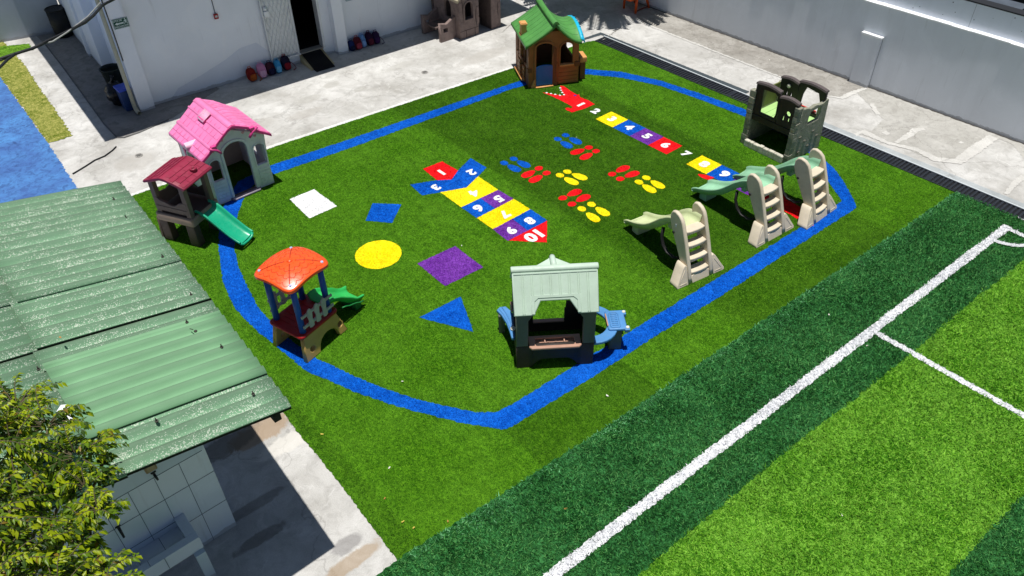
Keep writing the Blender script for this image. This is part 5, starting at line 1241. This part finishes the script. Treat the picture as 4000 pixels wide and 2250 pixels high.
# foliage lobes: centre, radius  (world)
lobes = []
for px, py, z, r_ in ((60, 1560, 4.15, .34), (180, 1640, 4.2, .30), (300, 1760, 4.1, .30), (40, 1720, 4.3, .34), (210, 1830, 3.5, .24), (120, 1930, 3.4, .26), (-20, 1850, 4.2, .26), (340, 1890, 4.0, .22), (20, 1960, 4.1, .28),
                      (270, 2060, 3.6, .20), (330, 2010, 3.95, .24), (390, 1980, 4.0, .16), (150, 2120, 4.05, .30), (40, 2180, 4.2, .34), (250, 2180, 4.0, .26), (340, 2230, 3.9, .22), (430, 2230, 3.85, .18), (120, 2260, 4.1, .30), (60, 2060, 3.4, .24), (-80, 1700, 4.4, .4), (-100, 2000, 4.4, .45),
                      (-60, 2240, 4.3, .4), (60, 1640, 3.9, .30), (380, 1720, 3.85, .16), (400, 1830, 3.8, .16), (370, 2090, 3.55, .16), (230, 2300, 4.1, .3), (400, 2330, 4.0, .3)):
    lobes.append((G(px-18, py-5, z), r_*.88))
P, D, N, Ls, mi = [], [], [], [], []
tw = MB(); trunk = MB()
hub = Vector((-1.35, 4.75, 3.0))
trunk.tube([(0, 0, 0), (.05, .05, 1.0), (.25, .1, 2.0), tuple(hub-TB0)], [.13, .11, .09, .07], 10)
for ci, (c, r_) in enumerate(lobes):
    a = hub-TB0; b = c-TB0; mid = (a+b)/2+Vector((0, 0, -.18))
    tw.tube([a, mid, b+Vector((0, 0, -r_*.5))], [.028, .018, .010], 6)
    nt_ = int(26*r_/.3)
    for k in range(nt_):
        th = rr.uniform(0, 6.283); ph = rr.uniform(-.35, 1.0)
        dv = Vector((math.cos(th)*math.sqrt(1-min(.99, ph*ph)), math.sin(th)*math.sqrt(1-min(.99, ph*ph)), ph*.75)).normalized()
        s0 = c+dv*r_*.15+Vector((0, 0, -r_*.35)); ln = r_*rr.uniform(.7, 1.25)
        pts = [s0+dv*ln*q+Vector((0, 0, .10*ln*math.sin(q*3.0)-.22*ln*q*q)) for q in (0, .33, .66, 1.0)]
        tw.tube([p-TB0 for p in pts], [.006, .005, .0035, .002], 4, cap=False)
        nl = 18
        for j in range(nl):
            q = .22+.78*j/(nl-1); seg = min(2, int(q*3)); f = q*3-seg; p = pts[seg].lerp(pts[seg+1], f)
            side_ = 1 if j % 2 else -1; tang = (pts[seg+1]-pts[seg]).normalized(); lat = tang.cross(Vector((0, 0, 1))).normalized()*side_
            d_ = (tang*rr.uniform(.3, .8)+lat*rr.uniform(.6, 1.1)+Vector((0, 0, rr.uniform(-.7, .1)))).normalized()
            P.append(p-TB0); D.append(d_); N.append(Vector((rr.uniform(-.5, .5), rr.uniform(-.5, .5), 1))); Ls.append(rr.uniform(.034, .066))
            u = rr.random(); up = (p.z-c.z)/r_
            mi.append(0 if u < .42+.25*up else 1 if u < .72 else 3 if (u > .95 and up > 0) else 2)
leafmesh('foliage', P, D, N, np.array(Ls), np.array(Ls)*.52, LM, t, mi)
tw.build('branches', BARK, t); trunk.build('trunk', BARK, t)
# the palm beyond the top of the frame whose shadow falls by the grey wall
t = thing('palm_tree', 'feathery palm by the grey wall whose spiky crown shades the orange table', 'tree', (18.35, 16.6, 0), 0)
MB().tube([(.5, 1.3, 0), (.4, .8, 2), (.0, .05, 4.2)], [.16, .13, .12], 12).build('trunk', BARK, t)
P, D, N, Ls = [], [], [], []
fr = MB()
for k in range(230):
    th = rr.uniform(0, 6.283); ln = rr.uniform(1.5, 3.2); el = rr.uniform(.15, .8)
    pts = [Vector((math.cos(th)*ln*q*math.cos(el*.6), math.sin(th)*ln*q*math.cos(el*.6), 4.2+ln*math.sin(el)*q-ln*.75*q*q)) for q in np.linspace(0, 1, 9)]
    fr.tube(pts, [.02]*3+[.014]*3+[.008]*3, 4, cap=False)
    for j in range(56):
        q = .12+.88*j/55; s_ = q*8; i_ = min(7, int(s_)); p = pts[i_].lerp(pts[i_+1], s_-i_); tg = (pts[i_+1]-pts[i_]).normalized(); lat = tg.cross(Vector((0, 0, 1))).normalized()*(1 if j % 2 else -1)
        P.append(p); D.append((tg*.7+lat*1.0+Vector((0, 0, rr.uniform(-.5, .1)))).normalized()); N.append(Vector((0, 0, 1))); Ls.append(.46*(1-.55*abs(q-.45)))
leafmesh('foliage', P, D, N, np.array(Ls), .10, [LM[1], LM[2]], t, [rr.randint(0, 1) for _ in P], droop=.35)
fr.build('fronds', BARK, t)

# ================================================================== overhead cables (near the camera)
t = thing('overhead_cable', 'black bundled overhead cable sagging across the top left corner of the photo', 'cable', (0, 0, 0), 0)
CB = flat('cable_black', (.018, .020, .022), .5); CW = flat('cable_frayed', (.30, .31, .30), .6)
def cab(pts, r, z=7.7, off=0, amp=0.0): return [G(px, py, z)+Vector((off+amp*math.sin(i*2.1), amp*math.cos(i*1.7), amp*math.sin(i*1.3))) for i, (px, py) in enumerate(pts)]
main = [(620, -60), (470, -16), (400, 20), (365, 60), (330, 88), (270, 120), (200, 155), (130, 188), (60, 210), (0, 230), (-140, 262)]
MB().tube(cab(main, .01), .0062, 8).build('cable_strand', CB, t)
MB().tube(cab(main, .01, amp=.005), .004, 6).build('cable_strand', CB, t)
MB().tube(cab([(395, 10), (340, 70), (262, 128), (205, 160), (150, 172)], .004, amp=.004), .003, 6).build('frayed_strand', CW, t)
MB().tube(cab([(60, 211), (30, 232), (0, 262), (-80, 330)], .01), .0052, 8).build('cable_strand', CB, t)

# ================================================================== litter: tiny leaves and scraps on turf and concrete
lm_ = [flat('dry_leaf', (.45, .22, .06)), flat('pale_scrap', (.7, .7, .62)), flat('yellow_leaf', (.55, .45, .08))]
for i, (px, py, k) in enumerate(((1502, 1953, 0), (1573, 2043, 2), (1617, 2058, 2), (1520, 1825, 1), (1255, 1700, 2), (1752, 2042, 0), (2208, 1992, 0), (2368, 1548, 1), (1577, 1490, 1), (1805, 963, 1), (2255, 538, 1), (3234, 1228, 1), (3386, 1349, 1), (3292, 2018, 1), (243, 1322, 0), (3170, 275, 1), (3300, 330, 1), (3004, 235, 1))):
    z = .02 if i != 14 else None
    p = G(px, py, .02) if z else G(px, py, rzz(-.3)+.03)
    a = rr.uniform(0, 3.1); m = MB(); m.loft([[(0, 0, 0), (.012*math.cos(a), .012*math.sin(a), .006), (.03, .004, .002)], [(.0, .012, 0), (.012*math.cos(a), .012*math.sin(a)+.014, .010), (.034, .018, .002)]], smooth=False)
    o = m.build('fallen_leaf', lm_[k]); o.location = p+Vector((0, 0, .012)); o.rotation_euler = (0, 0, a*2)
    where = ('beside the grass kerb', 'on the lower lawn turf', 'near the concrete edge', 'on the turf below the blue band', 'near the shed corner', 'by the dark field edge', 'on the dark field stripe', 'right of the table house', 'inside the blue curve', 'above the purple square', 'near the blue shoe prints', 'left of the white line', 'just below the field line junction', 'on the bright green field stripe', 'on the corrugated roof', 'by the buttress', 'right of the buttress', 'under the grey wall')[i]
    tag(o, 'tiny %s scrap %s' % (('brown leaf', 'pale', 'yellow leaf')[k], where), 'litter', 'litter scraps')

# ================================================================== real pile on the sports field (uncountable blades: stuff)
def bladefield(name, label_pts, cols, hmin, hmax, wd, seed, vary=.19):
    P = label_pts; n = len(P); r = np.random.default_rng(seed)
    th = r.uniform(0, 2*np.pi, n); h = r.uniform(hmin, hmax, n); ln = h*r.uniform(.5, 1.5, n); ph = r.uniform(0, 2*np.pi, n)
    b = np.stack([P[:, 0], P[:, 1], P[:, 2]], 1)
    s_ = np.stack([np.cos(ph), np.sin(ph), np.zeros(n)], 1)*(wd*r.uniform(.6, 1.3, n))[:, None]*.5
    tip = b+np.stack([np.cos(th)*ln, np.sin(th)*ln, h], 1)
    v = np.stack([b-s_, b+s_, tip], 1).reshape(-1, 3).astype(np.float32)
    me = bpy.data.meshes.new(name); me.vertices.add(3*n); me.vertices.foreach_set('co', v.ravel())
    me.loops.add(3*n); me.loops.foreach_set('vertex_index', np.arange(3*n, dtype=np.int32))
    me.polygons.add(n); me.polygons.foreach_set('loop_start', np.arange(0, 3*n, 3, dtype=np.int32)); me.polygons.foreach_set('loop_total', np.full(n, 3, np.int32))
    for m_ in cols: me.materials.append(m_)
    big = np.sin(P[:, 0]*2.3+np.sin(P[:, 1]*3.1)*1.4)*.5+np.sin(P[:, 1]*4.7+P[:, 0]*1.7)*.35+np.sin(P[:, 0]*9+P[:, 1]*7.3)*.25
    k = r.random(n)*.92+.04+vary*big
    idx = np.digitize(k, np.linspace(0, 1, len(cols)+1)[1:-1]).astype(np.int32)
    me.polygons.foreach_set('material_index', idx); me.update(calc_edges=True)
    o = bpy.data.objects.new(name, me); COL.objects.link(o); return o
def bm_(name, c, rough=.65):
    q = NT(name); n = q.noise(1.6, det=3); q.col(q.mix(q.ramp(n, [(.3, 0.), (.7, 1.)]), tuple(x*.75 for x in c), tuple(min(1, x*1.25) for x in c))); q.rough(rough); q.b.inputs['Specular IOR Level'].default_value = .15; return q.m
rg = np.random.default_rng(3)
NB = 300000
X = rg.uniform(1.6, 15.46, NB); Yb = rg.uniform(-2.4, 5.05, NB)
tx = np.array([p.x for p in [G(1480, 2250)]+top]); ty = np.array([p.y for p in [G(1480, 2250)]+top]); o_ = np.argsort(tx)
edge_y = np.interp(X, tx[o_], ty[o_])
keep = Yb < edge_y-.005+rg.normal(0, .012, NB)
# only the part the camera (or one a few steps aside) can see
cl = CAMM.inverted().to_3x3(); c3 = np.array(cl)
d = np.stack([X, Yb, np.full(NB, -CAMH)], 1) @ c3.T
u = d[:, 0]/-d[:, 2]*FPX; v_ = -d[:, 1]/-d[:, 2]*FPX
keep &= (u > -2700) & (u < 2600) & (v_ < 1750) & (d[:, 2] < 0)
X, Yb = X[keep], Yb[keep]
f = (X+4)/19.48
lo = .92-1.02*f+.016*np.sin(X*.9+1); hi = 3.32-1.05*f+.016*np.sin(X*1.1)+.008*np.sin(X*2.7)
lite = (Yb > lo+rg.normal(0, .02, len(X))) & (Yb < hi+rg.normal(0, .02, len(X)))
lite |= (Yb < -1.3-1.0*f)
FL = 3.547-(X-3.653)*.0497
rag = rg.normal(0, .010, len(X))
onl = (np.abs(Yb-FL) < .068+rag) & (X < 15.02)
onl |= (np.abs(X-(10.50+(3.2-Yb)*-.006)) < .046+rag) & (Yb < FL)
onl |= (np.abs(X-(14.93+(3.0-Yb)*-.010)) < .050+rag) & (Yb < FL)
ra = np.hypot(X-14.93, Yb-(3.547-(14.93-3.653)*.0497)); onl |= (np.abs(ra-.555) < .045+rag) & (Yb < FL)
rim = (Yb > np.interp(X, tx[o_], ty[o_])-np.abs(rg.normal(.04, .15, len(X)))*(.75+.35*np.sin(X*2.1)+.25*np.sin(X*5.3+1))) & ~onl & ~lite & (X > 2.5)
Z3 = lambda m_, z: np.stack([X[m_], Yb[m_], np.full(m_.sum(), z)], 1)
tag(bladefield('grass', Z3(~lite & ~onl & ~rim, .021), [bm_('blade_dark_a', (.003, .034, .006)), bm_('blade_dark_b', (.014, .085, .014)), bm_('blade_dark_c', (.036, .16, .030)), bm_('blade_dark_d', (.10, .30, .08))], .022, .048, .013, 5), kind='stuff')
tag(bladefield('grass', Z3(lite & ~onl, .025), [bm_('blade_light_a', (.022, .11, .003)), bm_('blade_light_b', (.07, .23, .008)), bm_('blade_light_c', (.13, .34, .015)), bm_('blade_light_d', (.24, .50, .05))], .022, .048, .013, 6), kind='stuff')
tag(bladefield('white_grass', Z3(onl, .029), [bm_('blade_white_a', (.55, .57, .62)), bm_('blade_white_b', (.78, .80, .82)), bm_('blade_white_c', (.88, .88, .88))], .015, .038, .015, 7), kind='stuff')
tag(bladefield('grass', Z3(rim, .021), [bm_('blade_rim_a', (.03, .15, .04)), bm_('blade_rim_b', (.085, .30, .11)), bm_('blade_rim_c', (.18, .46, .21))], .02, .04, .013, 9), kind='stuff')
# short pile of the playground turf, coloured as the inlays it stands on
NP = 640000
X = rg.uniform(2.3, 15.5, NP); Y2 = rg.uniform(4.0, 15.4, NP)
def pip(px_, py_, poly):
    c = np.zeros(len(px_), bool); xa, ya = poly[:, 0], poly[:, 1]; xb, yb = np.roll(xa, 1), np.roll(ya, 1)
    for a, b, c1, d1 in zip(xa, ya, xb, yb):
        if b == d1: continue
        m_ = ((b > py_) != (d1 > py_)) & (px_ < (c1-a)*(py_-b)/(d1-b)+a); c ^= m_
    return c
inT = pip(X, Y2, np.array([(p.x, p.y) for p in tl])+0.0) & (Y2 > np.interp(X, tx[o_], ty[o_])+.01)
inT |= False
d = np.stack([X, Y2, np.full(NP, -CAMH)], 1) @ c3.T
u = d[:, 0]/-d[:, 2]*FPX; v_ = -d[:, 1]/-d[:, 2]*FPX
inT &= (u > -2600) & (u < 2600) & (v_ < 1700) & (v_ > -1500)
X, Y2 = X[inT], Y2[inT]
CI = {'blue_turf': 1, 'red_turf': 2, 'yellow_turf': 3, 'purple_turf': 4, 'white_turf': 5}
cid = np.zeros(len(X), int)
jx, jy = X+rg.normal(0, .005, len(X)), Y2+rg.normal(0, .005, len(X))
def paint(poly, k, sub=None):
    x0, y0 = poly.min(0); x1, y1 = poly.max(0); bb = np.nonzero((jx > x0) & (jx < x1) & (jy > y0) & (jy < y1))[0]
    if len(bb):
        h = pip(jx[bb], jy[bb], poly); cid[bb[h]] = k
bo = pip(jx, jy, RING[1]) & ~pip(jx, jy, RING[0]); cid[bo] = 1
for poly, nm in REG: paint(poly, CI[nm])
for o in bpy.data.objects:
    if o.type == 'MESH' and o.name.startswith('number'):
        off = o.parent.location
        for f in o.data.polygons:
            if f.normal.z > .5: paint(np.array([(o.data.vertices[i].co.x+off.x, o.data.vertices[i].co.y+off.y) for i in f.vertices]), 5)
Zb = lambda k, z: np.stack([X[cid == k], Y2[cid == k], np.full((cid == k).sum(), z)], 1)
outb = ~pip(X, Y2, RING[1])
dk_ = ((X > 9.25-.076*(13.5-Y2)) & (X < 13.35-.12*np.maximum(0, 9.7-Y2)) & (Y2 > 6.0)) | ((X < 2.72) & (Y2 < 8.6)) | ((X > 4.65) & (X < 6.96) & (Y2 < 6.4) & outb) | (outb & (Y2 > 13.4) & (X < 12.3)) | (outb & (Y2 < np.interp(X, tx[o_], ty[o_])+.28) & (X > 11))  # left edge band takes darker blades for its slope shading
g = cid == 0
GA = [bm_('turf_blade_a', (.016, .072, .002)), bm_('turf_blade_b', (.050, .168, .004)), bm_('turf_blade_c', (.098, .27, .008)), bm_('turf_blade_d', (.15, .36, .018))]
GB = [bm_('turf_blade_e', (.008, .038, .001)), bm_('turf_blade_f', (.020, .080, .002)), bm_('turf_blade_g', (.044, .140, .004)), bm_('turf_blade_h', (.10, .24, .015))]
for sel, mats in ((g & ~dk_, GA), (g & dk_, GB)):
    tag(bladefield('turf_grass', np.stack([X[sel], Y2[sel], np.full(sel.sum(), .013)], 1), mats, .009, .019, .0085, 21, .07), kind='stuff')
for k, nm, cs in ((1, 'blue_grass', ((.0005, .035, .24), (.001, .08, .46), (.01, .17, .72))), (2, 'red_grass', ((.42, .002, .004), (.70, .006, .010), (.85, .03, .03))), (3, 'yellow_grass', ((.60, .45, .001), (.84, .66, .004), (.92, .78, .02))),
                   (4, 'purple_grass', ((.06, .008, .14), (.12, .022, .27), (.26, .09, .46))), (5, 'white_grass', ((.55, .56, .58), (.78, .79, .8), (.88, .88, .88)))):
    tag(bladefield(nm, Zb(k, .017 if k == 1 else .020), [bm_(nm+str(i), c_) for i, c_ in enumerate(cs)], .008, .016, .009, 30+k, .05), kind='stuff')
